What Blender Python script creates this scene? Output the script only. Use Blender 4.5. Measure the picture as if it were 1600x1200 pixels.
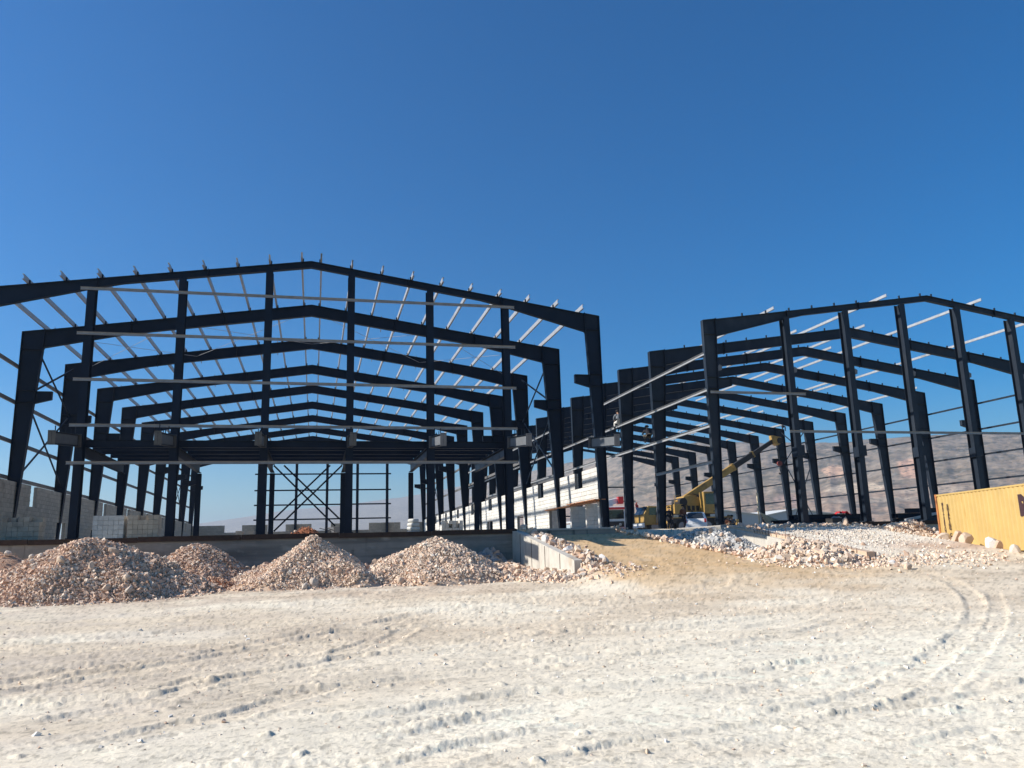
import bpy, bmesh, math, random
import numpy as np
from mathutils import Vector, Matrix
random.seed(7); RNG = np.random.default_rng(11)
PI = math.pi
sc = bpy.context.scene
for o in list(bpy.data.objects): bpy.data.objects.remove(o)

# ------------------------------------------------------------------ camera, sky, sun, exposure
CAMZ = 1.55
PIT, ROL, YAW, FPX = .2016, -.0276, .2429, 1254.35
F0 = Vector((math.sin(YAW), math.cos(YAW), 0)); R0 = Vector((math.cos(YAW), -math.sin(YAW), 0)); UP = Vector((0, 0, 1))
Fv = F0*math.cos(PIT)+UP*math.sin(PIT); Uv = -F0*math.sin(PIT)+UP*math.cos(PIT)
Rv = R0*math.cos(ROL)+Uv*math.sin(ROL); U2 = -R0*math.sin(ROL)+Uv*math.cos(ROL)
cd = bpy.data.cameras.new('camera'); cam = bpy.data.objects.new('camera', cd); sc.collection.objects.link(cam)
M = Matrix((Rv, U2, -Fv)).transposed().to_4x4(); M.translation = Vector((0, 0, CAMZ)); cam.matrix_world = M
cd.sensor_width = 36; cd.lens = FPX/1600*36; cd.clip_start = .05; cd.clip_end = 40000
sc.camera = cam
SUN_EL = math.radians(32.5); SUN_AZ = math.radians(7)      # from the left (-X), a little behind the halls (+Y)
SDIR = Vector((-math.cos(SUN_EL)*math.cos(SUN_AZ), math.cos(SUN_EL)*math.sin(SUN_AZ), math.sin(SUN_EL)))
w = bpy.data.worlds.new("World"); sc.world = w; w.use_nodes = True
nt = w.node_tree; bg = nt.nodes['Background']
sky = nt.nodes.new('ShaderNodeTexSky'); sky.sky_type = 'NISHITA'; sky.sun_disc = False
sky.sun_elevation = SUN_EL; sky.sun_rotation = -(PI/2-SUN_AZ)
sky.altitude = 300; sky.air_density = 1.0; sky.dust_density = .7; sky.ozone_density = 3.0
hsv = nt.nodes.new('ShaderNodeHueSaturation'); hsv.inputs['Saturation'].default_value = 1.7; hsv.inputs['Value'].default_value = 1.0
nt.links.new(sky.outputs[0], hsv.inputs['Color']); tint = nt.nodes.new('ShaderNodeMix'); tint.data_type = 'RGBA'; tint.blend_type = 'MULTIPLY'; tint.inputs[0].default_value = 1; tint.inputs[7].default_value = (.77, .99, 1.07, 1); nt.links.new(hsv.outputs[0], tint.inputs[6]); nt.links.new(tint.outputs[2], bg.inputs[0]); bg.inputs[1].default_value = .086
sd = bpy.data.lights.new('sun', 'SUN'); sd.energy = 5.0; sd.angle = math.radians(.5); sd.color = (1, .95, .88)
so = bpy.data.objects.new('sun', sd); sc.collection.objects.link(so)
so.rotation_euler = SDIR.to_track_quat('Z', 'Y').to_euler()
vs = sc.view_settings; vs.view_transform = 'Standard'; vs.look = 'None'; vs.gamma = 1; vs.use_curve_mapping = False; vs.exposure = .52
sc.render.engine = 'CYCLES'

# ------------------------------------------------------------------ materials
def mat(name, base, rough=.8, metal=0, var=.12, scale=6, bump=0, bscale=40, attr=None, spots=None, objrand=0, spec=.5):
    m = bpy.data.materials.new(name); m.use_nodes = True; n = m.node_tree.nodes; l = m.node_tree.links
    b = n['Principled BSDF']; b.inputs['Roughness'].default_value = rough; b.inputs['Metallic'].default_value = metal
    b.inputs['Specular IOR Level'].default_value = spec
    geo = n.new('ShaderNodeNewGeometry')
    col = None
    if attr:
        a = n.new('ShaderNodeAttribute'); a.attribute_name = attr; col = a.outputs['Color']
    else:
        r = n.new('ShaderNodeRGB'); r.outputs[0].default_value = (*base, 1); col = r.outputs[0]
    nz = n.new('ShaderNodeTexNoise'); nz.inputs['Scale'].default_value = scale; nz.inputs['Detail'].default_value = 6; nz.inputs['Roughness'].default_value = .65
    l.new(geo.outputs['Position'], nz.inputs['Vector'])
    mr = n.new('ShaderNodeMapRange'); mr.inputs[1].default_value = .25; mr.inputs[2].default_value = .75
    mr.inputs[3].default_value = 1-var; mr.inputs[4].default_value = 1+var; l.new(nz.outputs[0], mr.inputs[0])
    fac = mr.outputs[0]
    if objrand:
        oi = n.new('ShaderNodeObjectInfo'); m2 = n.new('ShaderNodeMapRange'); m2.inputs[3].default_value = 1-objrand; m2.inputs[4].default_value = 1+objrand
        l.new(oi.outputs['Random'], m2.inputs[0]); mm = n.new('ShaderNodeMath'); mm.operation = 'MULTIPLY'; l.new(fac, mm.inputs[0]); l.new(m2.outputs[0], mm.inputs[1]); fac = mm.outputs[0]
    vm = n.new('ShaderNodeVectorMath'); vm.operation = 'SCALE'; l.new(col, vm.inputs[0]); l.new(fac, vm.inputs['Scale']); col = vm.outputs[0]
    for sp in (spots or []):                       # (colour, noise scale, threshold, softness, stretch)
        c2, s2, th, sf, st = sp
        mp = n.new('ShaderNodeMapping'); mp.inputs['Scale'].default_value = st; l.new(geo.outputs['Position'], mp.inputs[0])
        n2 = n.new('ShaderNodeTexNoise'); n2.inputs['Scale'].default_value = s2; n2.inputs['Detail'].default_value = 5; l.new(mp.outputs[0], n2.inputs['Vector'])
        r2 = n.new('ShaderNodeMapRange'); r2.inputs[1].default_value = th; r2.inputs[2].default_value = th+sf; l.new(n2.outputs[0], r2.inputs[0])
        mx = n.new('ShaderNodeMix'); mx.data_type = 'RGBA'; l.new(r2.outputs[0], mx.inputs[0]); l.new(col, mx.inputs[6]); mx.inputs[7].default_value = (*c2, 1); col = mx.outputs[2]
    l.new(col, b.inputs['Base Color'])
    if bump:
        n3 = n.new('ShaderNodeTexNoise'); n3.inputs['Scale'].default_value = bscale; n3.inputs['Detail'].default_value = 8; n3.inputs['Roughness'].default_value = .7; l.new(geo.outputs['Position'], n3.inputs['Vector'])
        bp = n.new('ShaderNodeBump'); bp.inputs['Distance'].default_value = bump; bp.inputs['Strength'].default_value = .8; l.new(n3.outputs[0], bp.inputs['Height']); l.new(bp.outputs[0], b.inputs['Normal'])
    return m
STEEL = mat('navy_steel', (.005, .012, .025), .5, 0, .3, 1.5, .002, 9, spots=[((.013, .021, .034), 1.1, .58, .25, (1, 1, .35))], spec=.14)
STEEL2 = mat('navy_steel_sunlit', (.012, .019, .030), .5, 0, .3, 1.5, .002, 9, spots=[((.035, .042, .052), 1.1, .56, .25, (1, 1, .35))], spec=.25)  # navy steel lightened: sun on the right hall put into the colour
GALV = mat('galvanised', (.36, .365, .37), .48, .25, .22, 5, spots=[((.24, .25, .26), 2.2, .56, .2, (1, .4, 1))])
PLATE = mat('sunlit_web_grey_cleat', (.12, .127, .135), .6, 0, .15, 4)  # sun on the right-hand webs put into the colour; cleats share it
OLIVE = mat('shaded_web', (.06, .062, .06), .6, 0, .25, 4)  # left-hand webs, their shade put into the colour
CONC = mat('cast_concrete', (.27, .24, .20), .9, 0, .2, 1.6, .006, 14, spots=[((.15, .135, .115), .8, .48, .2, (.35, .35, 5)), ((.38, .34, .28), 1.3, .58, .2, (1, 1, 2)), ((.10, .09, .075), 1.0, .62, .1, (2.5, 2.5, .3))])
CONCL = mat('pale_concrete', (.52, .48, .41), .9, 0, .18, 2, .006, 14, spots=[((.28, .25, .21), 1.2, .55, .2, (2, 2, .4)), ((.38, .30, .21), .9, .6, .15, (1, 1, 1))])
GIRTF = mat('gable_girt', (.24, .245, .25), .5, .1, .25, 3)
RUSTB = mat('rusty_formwork', (.05, .028, .018), .9, 0, .4, 5)
FLOOR = mat('slab_floor', (.40, .37, .33), .92, 0, .15, .8)
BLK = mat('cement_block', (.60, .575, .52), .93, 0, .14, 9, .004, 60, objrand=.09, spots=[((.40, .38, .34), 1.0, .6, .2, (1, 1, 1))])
BLKD = mat('cement_block_brown', (.47, .40, .31), .93, 0, .18, 5, .004, 60, objrand=.12, spots=[((.22, .19, .15), .9, .58, .2, (1, 1, 1))])  # darker, browner block tone with random patches
MORT = mat('mortar', (.24, .22, .19), .95, 0, .15, 8)
BLKJ = mat('cement_block_joined', (.6, .57, .5), .93, 0, .12, 6, .004, 60, attr='col')
STONE = mat('limestone_rubble', (.5, .4, .3), .92, 0, .18, 22, .004, 70, attr='col')
SOILM = mat('mound_soil', (.58, .42, .29), .95, 0, .2, 5, .02, 30)
BROWNE = mat('brown_earth', (.47, .29, .19), .95, 0, .22, 5, .04, 18)
DUSTM = mat('white_dust', (.62, .53, .42), .95, 0, .12, 6, .02, 30)
REDEARTH = mat('red_earth', (.33, .12, .05), .95, 0, .25, 4, .03, 20)
TIMBER = mat('timber', (.42, .27, .15), .85, 0, .2, 8, objrand=.15)
PALEWOOD = mat('pale_plank', (.55, .45, .30), .85, 0, .2, 8)
ORANGEW = mat('shutter_board', (.50, .22, .10), .8, 0, .2, 8)
REBAR = mat('rebar', (.16, .09, .06), .8, .3, .2, 10)
YEL = mat('crane_yellow', (.38, .23, .06), .55, 0, .25, 2, spots=[((.12, .08, .04), 1.8, .54, .18, (1, 1, .6)), ((.03, .025, .02), 3.5, .66, .08, (1, 1, 1))])
DARK = mat('dark_metal', (.03, .028, .028), .6, .2, .3, 4)
RUBBER = mat('rubber', (.025, .024, .023), .85, 0, .2, 6)
GREYM = mat('grey_metal', (.25, .25, .26), .5, .3, .2, 4)
GLASS = mat('dark_glass', (.02, .024, .028), .08, 0, .1, 4, spec=.8)
WHITE = mat('white_paint', (.72, .73, .73), .35, 0, .08, 3)
RED = mat('red_paint', (.50, .03, .03), .45, 0, .15, 3)
HOOKR = mat('hook_red', (.16, .03, .025), .6)
REDLAMP = mat('lamp_red', (.35, .02, .02), .3)
CHROME = mat('chrome', (.5, .5, .5), .25, .8)
CONT = mat('container_yellow', (.49, .335, .115), .55, 0, .1, 1.2, spots=[((.45, .27, .07), 1.6, .64, .12, (1.6, 1.6, .35)), ((.25, .10, .03), 5, .73, .05, (1, 1, .5))])
RUST = mat('container_rust', (.42, .16, .05), .7, 0, .3, 5, spots=[((.12, .04, .02), 3, .6, .1, (1, 1, .5))])
INK = mat('dark_lettering', (.045, .02, .025), .6)
SHEDW = mat('shed_cladding', (.30, .35, .38), .6, 0, .06, .3)
SHEDR = mat('shed_roof', (.62, .62, .58), .6, 0, .05, .3)
SKIN = mat('skin', (.32, .17, .10), .6); CW = mat('cloth_white', (.62, .60, .55), .9); CB = mat('cloth_black', (.015, .015, .02), .9)
CBLUE = mat('cloth_blue', (.10, .16, .25), .9); CBR = mat('cloth_brown', (.16, .06, .03), .9); CKH = mat('cloth_khaki', (.17, .14, .10), .9)
CRED = mat('cloth_red', (.40, .03, .03), .9); CGR = mat('cloth_grey', (.16, .18, .2), .9); HAIR = mat('hair', (.012, .01, .01), .8)
HELM = mat('helmet_red', (.35, .03, .02), .4); HELMY = mat('helmet_yellow', (.6, .35, .03), .4)

# ------------------------------------------------------------------ mesh helpers
class MB:
    def __init__(s): s.v = []; s.f = []
    def add(s, vs, fs):
        o = len(s.v); s.v += [tuple(v) for v in vs]; s.f += [tuple(i+o for i in f) for f in fs]; return s
    def box(s, a, b):
        x0, y0, z0 = a; x1, y1, z1 = b
        return s.add([(x0,y0,z0),(x1,y0,z0),(x1,y1,z0),(x0,y1,z0),(x0,y0,z1),(x1,y0,z1),(x1,y1,z1),(x0,y1,z1)],
                     [(0,3,2,1),(4,5,6,7),(0,1,5,4),(1,2,6,5),(2,3,7,6),(3,0,4,7)])
    def prism(s, poly, y0, y1, ax='y'):            # poly in the XZ plane, extruded along y (or YZ along x, XY along z)
        n = len(poly)
        g = {'y': lambda p, t: (p[0], t, p[1]), 'x': lambda p, t: (t, p[0], p[1]), 'z': lambda p, t: (p[0], p[1], t)}[ax]
        vs = [g(p, y0) for p in poly]+[g(p, y1) for p in poly]
        return s.add(vs, [tuple(range(n)), tuple(range(2*n-1, n-1, -1))]+[(i, i+n, (i+1) % n+n, (i+1) % n) for i in range(n)])
    def bar(s, p, q, w_, h, up=(0, 0, 1)):
        p = Vector(p); q = Vector(q); d = (q-p).normalized(); u = Vector(up)
        if abs(d.dot(u)) > .98: u = Vector((1, 0, 0))
        r = d.cross(u).normalized(); u = r.cross(d)
        vs = [e+r*a*w_/2+u*b*h/2 for e in (p, q) for a, b in ((-1,-1),(1,-1),(1,1),(-1,1))]
        return s.add(vs, [(0,1,2,3),(7,6,5,4),(0,4,5,1),(1,5,6,2),(2,6,7,3),(3,7,4,0)])
    def cyl(s, p, q, r, n=10, r2=None):
        p = Vector(p); q = Vector(q); d = (q-p).normalized(); u = Vector((0, 0, 1)) if abs(d.z) < .9 else Vector((1, 0, 0))
        a = d.cross(u).normalized(); b = d.cross(a); r2 = r if r2 is None else r2
        vs = [p+(a*math.cos(t)+b*math.sin(t))*r for t in [2*PI*i/n for i in range(n)]]+[q+(a*math.cos(t)+b*math.sin(t))*r2 for t in [2*PI*i/n for i in range(n)]]
        return s.add(vs, [tuple(range(n)), tuple(range(2*n-1, n-1, -1))]+[(i, i+n, (i+1) % n+n, (i+1) % n) for i in range(n)])
    def channel(s, L, h, w_, t, lip=0):             # C section along +Y from the origin, web at x=0
        s.box((0, 0, 0), (t, L, h)); s.box((t, 0, 0), (w_, L, t)); s.box((t, 0, h-t), (w_, L, h))
        if lip: s.box((w_-t, 0, t), (w_, L, t+lip)); s.box((w_-t, 0, h-t-lip), (w_, L, h-t))
        return s
    def mesh(s, name, m, smooth=False):
        me = bpy.data.meshes.new(name); me.from_pydata(s.v, [], s.f); me.materials.append(m)
        bm = bmesh.new(); bm.from_mesh(me); bmesh.ops.recalc_face_normals(bm, faces=bm.faces); bm.to_mesh(me); bm.free()
        if smooth: me.shade_smooth()
        return me
COL = sc.collection
def link(name, data, parent=None, loc=(0, 0, 0), rot=(0, 0, 0)):
    o = bpy.data.objects.new(name, data); COL.objects.link(o); o.parent = parent; o.location = loc; o.rotation_euler = rot; return o
def obj(name, mb, m, parent=None, loc=(0, 0, 0), rot=(0, 0, 0), smooth=False):
    return link(name, mb.mesh(name, m, smooth), parent, loc, rot)
def bev(o, wd=.01, seg=2):
    b = o.modifiers.new('bevel', 'BEVEL'); b.width = wd; b.segments = seg; b.limit_method = 'ANGLE'; return o
def tag(o, label=None, cat=None, group=None, kind=None):
    if label: o['label'] = label
    if cat: o['category'] = cat
    if group: o['group'] = group
    if kind: o['kind'] = kind
    return o
def thing(name, label, cat, loc=(0, 0, 0), rz=0, group=None):
    o = link(name, None, None, loc, (0, 0, rz)); return tag(o, label, cat, group)
def B(a, b): return MB().box(a, b)

# ------------------------------------------------------------------ noise
def vnoise(x, y, seed=0):
    xi = np.floor(x).astype(np.int64); yi = np.floor(y).astype(np.int64); xf = x-xi; yf = y-yi
    u = xf*xf*(3-2*xf); v = yf*yf*(3-2*yf)
    def h(a, b):
        n = (a*374761393+b*668265263+seed*1442695041) & 0xffffffff
        n = ((n ^ (n >> 13))*1274126177) & 0xffffffff
        return ((n ^ (n >> 16)) & 0xffff)/32767.5-1
    return (h(xi, yi)*(1-u)+h(xi+1, yi)*u)*(1-v)+(h(xi, yi+1)*(1-u)+h(xi+1, yi+1)*u)*v
def fbm(x, y, oct=4, seed=0, g=.5):
    s = 0; a = 1; t = 0
    for i in range(oct): s = s+a*vnoise(x*2**i+17*i, y*2**i-9*i, seed+i); t += a; a *= g
    return s/t
def ss(a, b, x):
    t = np.clip((x-a)/(b-a), 0, 1); return t*t*(3-2*t)

# ------------------------------------------------------------------ ground
SLAB = 2.35
TR = {
'A':[(-2.04,7.67),(-1.72,8.04),(-1.2,8.55),(-0.75,8.7),(-0.45,9.22),(0.1,9.84),(0.55,10.23)],
'B':[(-1.87,9.69),(-1.63,10.12),(-1.26,10.92),(-0.71,11.64),(0.12,12.12),(0.66,13.19),(1.13,14.18),(2.01,17.14)],
'C':[(-5.5,11.0),(-3.9,12.19),(-3.56,12.94),(-3.15,13.81),(-2.29,14.04)],
'D':[(-5.3,10.1),(-3.3,11.65),(-2.89,12.2),(-2.2,12.99),(-1.52,13.83),(-0.72,15.04),(0.15,16.08),(0.91,17.02)],
'E':[(-.9,6.0),(0.61,6.18),(1.03,6.53),(1.6,6.77),(2.01,6.87),(2.79,6.97),(3.53,6.98),(4.25,7.01),(5.04,7.21),(6.06,7.8),(7.84,9.25),(10.84,11.94),(12.82,13.8),(15.29,16.64),(17.2,19.49),(18.43,23.2)],
'F':[(1.2,5.7),(1.91,6.06),(2.34,6.26),(3.02,6.43),(3.86,6.58),(4.66,6.68),(5.51,6.94),(6.49,7.61),(8.72,9.55),(11.14,11.76),(13.67,14.2),(16.11,16.88)],
'G':[(-0.33,8.0),(0.51,7.88),(1.24,8.23),(2.05,8.66),(2.67,8.61),(3.5,8.69),(4.53,8.88),(5.45,9.11),(6.44,9.59),(8.25,10.21)],
'H':[(4.71,6.99),(5.54,6.82),(6.3,7.02),(7.2,7.3),(8.7,7.89)],
'I':[(5.84,7.25),(6.52,7.33),(7.27,7.36),(8.3,7.53)],
'J':[(-5.4,16.71),(-3.91,17.04),(-2.38,18.15),(-0.49,18.13)],
'K':[(-1.3,6.88),(-0.7,6.66),(0.08,6.57),(1.01,6.39)],
'L':[(-2.81,8.88),(-2.33,9.33),(-1.75,10.05)],
'M':[(1.2,17.4),(2.3,19.2),(4.4,20.5)],
'N':[(2.99,13.41),(4.58,14.25),(6.39,14.14),(8.91,15.08),(12.65,16.01)],
'P':[(-6,13.2),(-3,15.0),(0.5,15.6),(4.5,16.7),(9,18.2),(13,18.6)],
'Q':[(-7,19.5),(-2,20.4),(4,21),(10,20.2)],
'R':[(1.5,11.2),(4.2,11.0),(7.5,12.1),(10.5,14.4)],
'S':[(0.2,21.5),(5.5,20.6),(9.5,21.5),(11.4,25.5),(11.6,33)],
'T':[(2.6,19.6),(6.8,18.9),(10.8,20.4),(13.1,25),(13.3,33)],
'O':[(4.09,5.49),(4.81,5.67),(5.9,6.03)]}
TW = {'A':(.17,.04),'B':(.20,.042),'C':(.20,.05),'D':(.2,.045),'E':(.2,.032),'F':(.15,.028),'G':(.3,.045),'H':(.16,.05),'I':(.16,.04),'J':(.25,.04),'K':(.12,.025),'L':(.18,.03),'M':(.25,.06),'N':(.25,.04),'P':(.28,.035),'Q':(.3,.035),'R':(.25,.04),'S':(.3,.04),'T':(.3,.04),'O':(.12,.03)}
_r = random.Random(5)
for _k in range(34):
    _y = _r.uniform(7.5, 27); _x = _r.uniform(-7, 9); _L = _r.uniform(3, 9)*(.5+_y/18); _a = _r.gauss(.12, .16); _c = _r.uniform(-.03, .03)
    TR['z%d' % _k] = [(_x+_L*t*math.cos(_a+_c*t*5), _y+_L*t*math.sin(_a+_c*t*5)+_c*6*t*t) for t in (0, .25, .5, .75, 1)]; TW['z%d' % _k] = (_r.uniform(.08, .22), _r.uniform(.02, .045))
for _n, _o in (('B', .85), ('D', .8), ('G', -.9), ('P', 1.6), ('Q', 1.7), ('N', 1.5), ('J', 1.3), ('R', 1.2)):
    _p = TR[_n]; TR[_n+'2'] = [(a, b+_o) for a, b in _p]; TW[_n+'2'] = (TW[_n][0]*.9, TW[_n][1]*.8)
def smoothline(p, it=2):
    for _ in range(it):
        q = [p[0]]
        for a, b in zip(p[:-1], p[1:]): q += [(a[0]*.75+b[0]*.25, a[1]*.75+b[1]*.25), (a[0]*.25+b[0]*.75, a[1]*.25+b[1]*.75)]
        p = q+[p[-1]]
    return p
def base_h(x, y):
    h = .5*ss(12, 33, y)+.5*ss(4, 20, x)*ss(13, 26, y)
    h = h+.05*fbm(x*.12, y*.12, 3, 5)*ss(2, 10, np.hypot(x, y))
    # first ramp, between the ramp wall and the rock border
    zr = np.where(y > 34.9, 2.1+(y-34.9)*.06, np.where(y > 26, .95+(y-26)*(1.15/8.9), .95-(26-y)*.085)); zr = np.minimum(zr, 2.3)
    fl = 1-ss(24.8, 26.0, y); side = ss(8.45-1.1*fl, 8.75+1.3*fl, x)*(1-ss(14.2+.12*(30-y), 16.4+.12*(30-y), x)); side = np.where(y > 36.5, ss(12.9, 13.2, x)*(1-ss(17.6, 18.2, x))+ss(8.4, 8.7, x)*(1-ss(12.9, 13.2, x)), side)
    h = np.maximum(h, h+(zr-h)*side*ss(17.5, 25.5, y))
    ditch = ss(14.5, 15.5, x)*(1-ss(18.0, 18.3, x))*ss(26, 28, y)*(1-ss(40, 41, y)); h = np.maximum(h, (.9+.11*(y-28))*ditch)
    # second ramp, white fill right of its wall
    z2 = 2.2-.1375*(34.2-np.minimum(y, 34.4)); z2 = z2-.16*np.clip(x-25.2, 0, 9)
    s2 = ss(18.42, 18.6, x)*ss(16, 23, y)
    h = np.where(y < 36, np.maximum(h, h+(np.maximum(z2, h)-h)*s2), h)
    # plain behind
    far = ss(36, 40, y)*(1-ss(99, 105, y)); inslab = ((x > -26) & (x < 13.3)) | ((x > 18.4) & (x < 46))
    h = np.where((y > 36) & inslab, np.minimum(h, 1.6), h)
    out = ss(36, 60, np.hypot(x, y-10)); plain = 1.7+.25*fbm(x*.02, y*.02, 3, 9)
    h = np.where((y > 34.7) & ~inslab & ~((x > 13.2) & (x < 18.4) & (y < 60)), h+(plain-h)*out, h)
    h = np.where((y < 34.7), h+(.6-h)*ss(60, 140, np.hypot(x, y)), h)
    return h
def gz(x, y): return float(base_h(np.array([float(x)]), np.array([float(y)]))[0])
def detail_h(x, y):
    r = np.hypot(x, y); near = 1-ss(34, 46, r)
    d = .03*fbm(x*.55, y*.75, 3, 21)+.014*fbm(x*1.7, y*2.2, 3, 31)
    rough = .3+.7*ss(-.2, .35, fbm(x*.35, y*.6, 3, 41))
    b1 = np.abs(fbm(x*2.6, y*3.4, 4, 55, .6)); c1 = fbm(x*8, y*9, 3, 66, .6); c2 = fbm(x*19, y*20, 3, 67, .65)
    nf = .5+.5*ss(6, 13, r); d = d+rough*nf*(-.024*b1+.008*ss(.14, .3, c1)-.005*ss(.18, .3, -c1)+.004*ss(.1, .25, c2)+.005*c2+.0035*fbm(x*46, y*46, 2, 71))
    br = 0
    for k, line in TR.items():
        wd, dp = TW[k]; P = smoothline(line); best = np.full(x.shape, 9.); sgn = np.zeros(x.shape); al = np.zeros(x.shape); acc = 0
        P = np.array(P); sel = (x > P[:, 0].min()-1.2) & (x < P[:, 0].max()+1.2) & (y > P[:, 1].min()-1.2) & (y < P[:, 1].max()+1.2)
        xs = x[sel]; ys = y[sel]; bs = best[sel]; sg = sgn[sel]; aa = al[sel]
        for a, b in zip(P[:-1], P[1:]):
            ab = b-a; L = np.hypot(*ab)
            if L < 1e-6: continue
            t = np.clip(((xs-a[0])*ab[0]+(ys-a[1])*ab[1])/L**2, 0, 1); dx = xs-a[0]-t*ab[0]; dy = ys-a[1]-t*ab[1]; dd = np.hypot(dx, dy)
            u = dd < bs; bs = np.where(u, dd, bs); sg = np.where(u, np.sign(ab[0]*dy-ab[1]*dx), sg); aa = np.where(u, acc+t*L, aa); acc += L
        fade = ss(0, .8, aa)*ss(0, .8, acc-aa)*((.6 if len(k) == 1 else .1)+(.4 if len(k) == 1 else .9)*ss(-.35, .3, fbm(xs*.9, ys*.9, 2, 91+len(k)+ord(k[-1]))))
        q = bs/wd; wob = .22*fbm(xs*6, ys*6, 3, 13, .65)
        dp = dp*.62; rut = -dp*(1-ss(.82, 1.06, q+wob)); berm = dp*.95*np.exp(-((q+wob-1.4)/.34)**2)*(.5+.6*ss(-.5, .5, fbm(xs*10, ys*13, 4, 8, .7)))
        lug = .005*ss(-.2, .4, np.sin(aa*2*PI/.13+sg*bs*16))*(q < .85)
        d[sel] = d[sel]*(1-.5*(q < .9)*fade)+(rut+berm+lug)*fade
    # lumps and pits
    for i in range(520):
        if i < 200: cx = RNG.uniform(-3, 9); cy = RNG.uniform(5, 12)
        else: cx = RNG.uniform(-8, 18); cy = RNG.uniform(9, 28)
        s_ = RNG.uniform(.035, .12)*(1 if i < 200 else 1.35); s_ = s_*.75; a_ = RNG.choice([1, 1, 1, -1])*s_*RNG.uniform(.12, .36)
        m_ = (np.abs(x-cx) < 4*s_) & (np.abs(y-cy) < 4*s_)
        if m_.any():
            an = RNG.uniform(0, PI); dx = x[m_]-cx; dy = y[m_]-cy; u = dx*math.cos(an)+dy*math.sin(an); v = (-dx*math.sin(an)+dy*math.cos(an))*RNG.uniform(1, 1.7)
            rr = np.sqrt(u*u+v*v)/s_*(1+.6*fbm(dx*16+i, dy*16, 3, i, .7)); d[m_] += a_*(1-ss(.45, 1.1, rr))
    smooth_ramp = 1-.6*((x > 8.7) & (x < 15) & (y > 22))
    return d*near*smooth_ramp
head = YAW
ang_d = np.arange(head-math.radians(43), head+math.radians(43), math.radians(.098))
ang_c = np.arange(head+math.radians(43), head+2*PI-math.radians(43), math.radians(2.5))
ANG = np.concatenate([ang_d, ang_c])
rad = [1.2]
while rad[-1] < 46: rad.append(rad[-1]+max(.016, .0195*(rad[-1]/5)**1.66))
while rad[-1] < 15000: rad.append(rad[-1]*1.13)
RAD = np.array(rad); nr, na = len(RAD), len(ANG)
RR, AA = np.meshgrid(RAD, ANG, indexing='ij'); X = (RR*np.sin(AA)).ravel(); Y = (RR*np.cos(AA)).ravel()
Zb = base_h(X, Y); Z = Zb+detail_h(X, Y)
V = np.stack([X, Y, Z], 1); V = np.vstack([V, [[0, 0, 0]]])
i0 = np.arange(nr-1)[:, None]*na+np.arange(na)[None]; i1 = np.arange(nr-1)[:, None]*na+(np.arange(na)[None]+1) % na
Q = np.stack([i0, i0+na, i1+na, i1], -1).reshape(-1, 4)
def grid_mesh(name, V, Q, m, cols=None, smooth=True, tri=None):
    me = bpy.data.meshes.new(name); nq = len(Q); nt_ = 0 if tri is None else len(tri)
    me.vertices.add(len(V)); me.vertices.foreach_set('co', V.astype(np.float32).ravel())
    li = Q.ravel() if tri is None else np.concatenate([Q.ravel(), tri.ravel()])
    me.loops.add(len(li)); me.loops.foreach_set('vertex_index', li.astype(np.int32))
    me.polygons.add(nq+nt_); k = Q.shape[1]
    st = np.arange(nq)*k
    if nt_: st = np.concatenate([st, nq*k+np.arange(nt_)*3])
    me.polygons.foreach_set('loop_start', st.astype(np.int32))
    me.update(calc_edges=True); me.validate()
    me.polygons.foreach_set('use_smooth', np.full(nq+nt_, smooth))
    if cols is not None:
        a = me.attributes.new('col', 'FLOAT_COLOR', 'POINT'); c = np.ones((len(V), 4), np.float32); c[:, :3] = cols; a.data.foreach_set('color', c.ravel())
    me.materials.append(m); me.update(); return me
fan = np.array([[nr*na, i, (i+1) % na] for i in range(na)])
# albedo of the ground: white limestone dust, with pink-brown soil near the piles and an ochre ramp
def mixc(c, c2, f): return c*(1-f[:, None])+np.array(c2)*f[:, None]
def ground_cols(X, Y):
    c = np.tile(np.array([.71, .595, .44]), (len(X), 1))
    n1 = fbm(X*.25, Y*.4, 4, 101); n2 = fbm(X*.9, Y*1.2, 4, 111); n3 = fbm(X*5, Y*5, 3, 121)
    c = mixc(c, (.83, .74, .575), ss(-.1, .5, n1)*.8)
    c = mixc(c, (.56, .455, .33), ss(.05, .5, -n1+.5*n2)*.7)
    c = mixc(c, (.62, .535, .43), (1-ss(-6, 4, X))*(ss(-.3, .4, n2))*.6)
    c = mixc(c, (.54, .42, .31), ss(22, 27, Y+2*n2)*(1-ss(33, 36, Y))*(1-ss(4, 9, X))*ss(-.3, .5, n2+.4)*.75)
    rf = ss(8.3, 9.2, X+.6*n2)*(1-ss(13.5+.25*(30-Y), 17.2+.3*(30-Y), X+1.1*n2))*ss(17.5, 25, Y+1.8*n2)*(1-ss(41, 43, Y))
    c = mixc(c, (.60, .395, .20), rf*(.85+.15*n3)); c = mixc(c, (.68, .52, .34), rf*ss(.1, .5, n2)*.5)
    c = mixc(c, (.82, .73, .59), ss(18.6, 19.2, X)*ss(24, 28, Y)*(1-ss(36, 37, Y)))
    pk = np.exp(-((Y-(27.2-.05*(X-20))+.5*n2)/1.1)**2)*ss(20.5, 22.5, X)*(1-ss(29, 32, X)); c = mixc(c, (.52, .32, .20), pk*.7)
    c = mixc(c, (.86, .78, .61), ss(-3, 4, X)*(1-ss(11, 16, Y))*ss(-.4, .3, n2+.3)*.55)
    c = mixc(c, (.42, .36, .27), ss(44, 60, np.hypot(X, Y)))
    n4 = fbm(X*14, Y*14, 3, 131); n5 = fbm(X*1.6, Y*3.4, 4, 141)
    c = c*(1+.07*n3[:, None]+.10*n4[:, None]+.13*n5[:, None])
    c = c*(1-.3*ss(.28, .42, fbm(X*21, Y*21, 2, 151)))[:, None]
    return np.clip(c, .02, .86)
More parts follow.
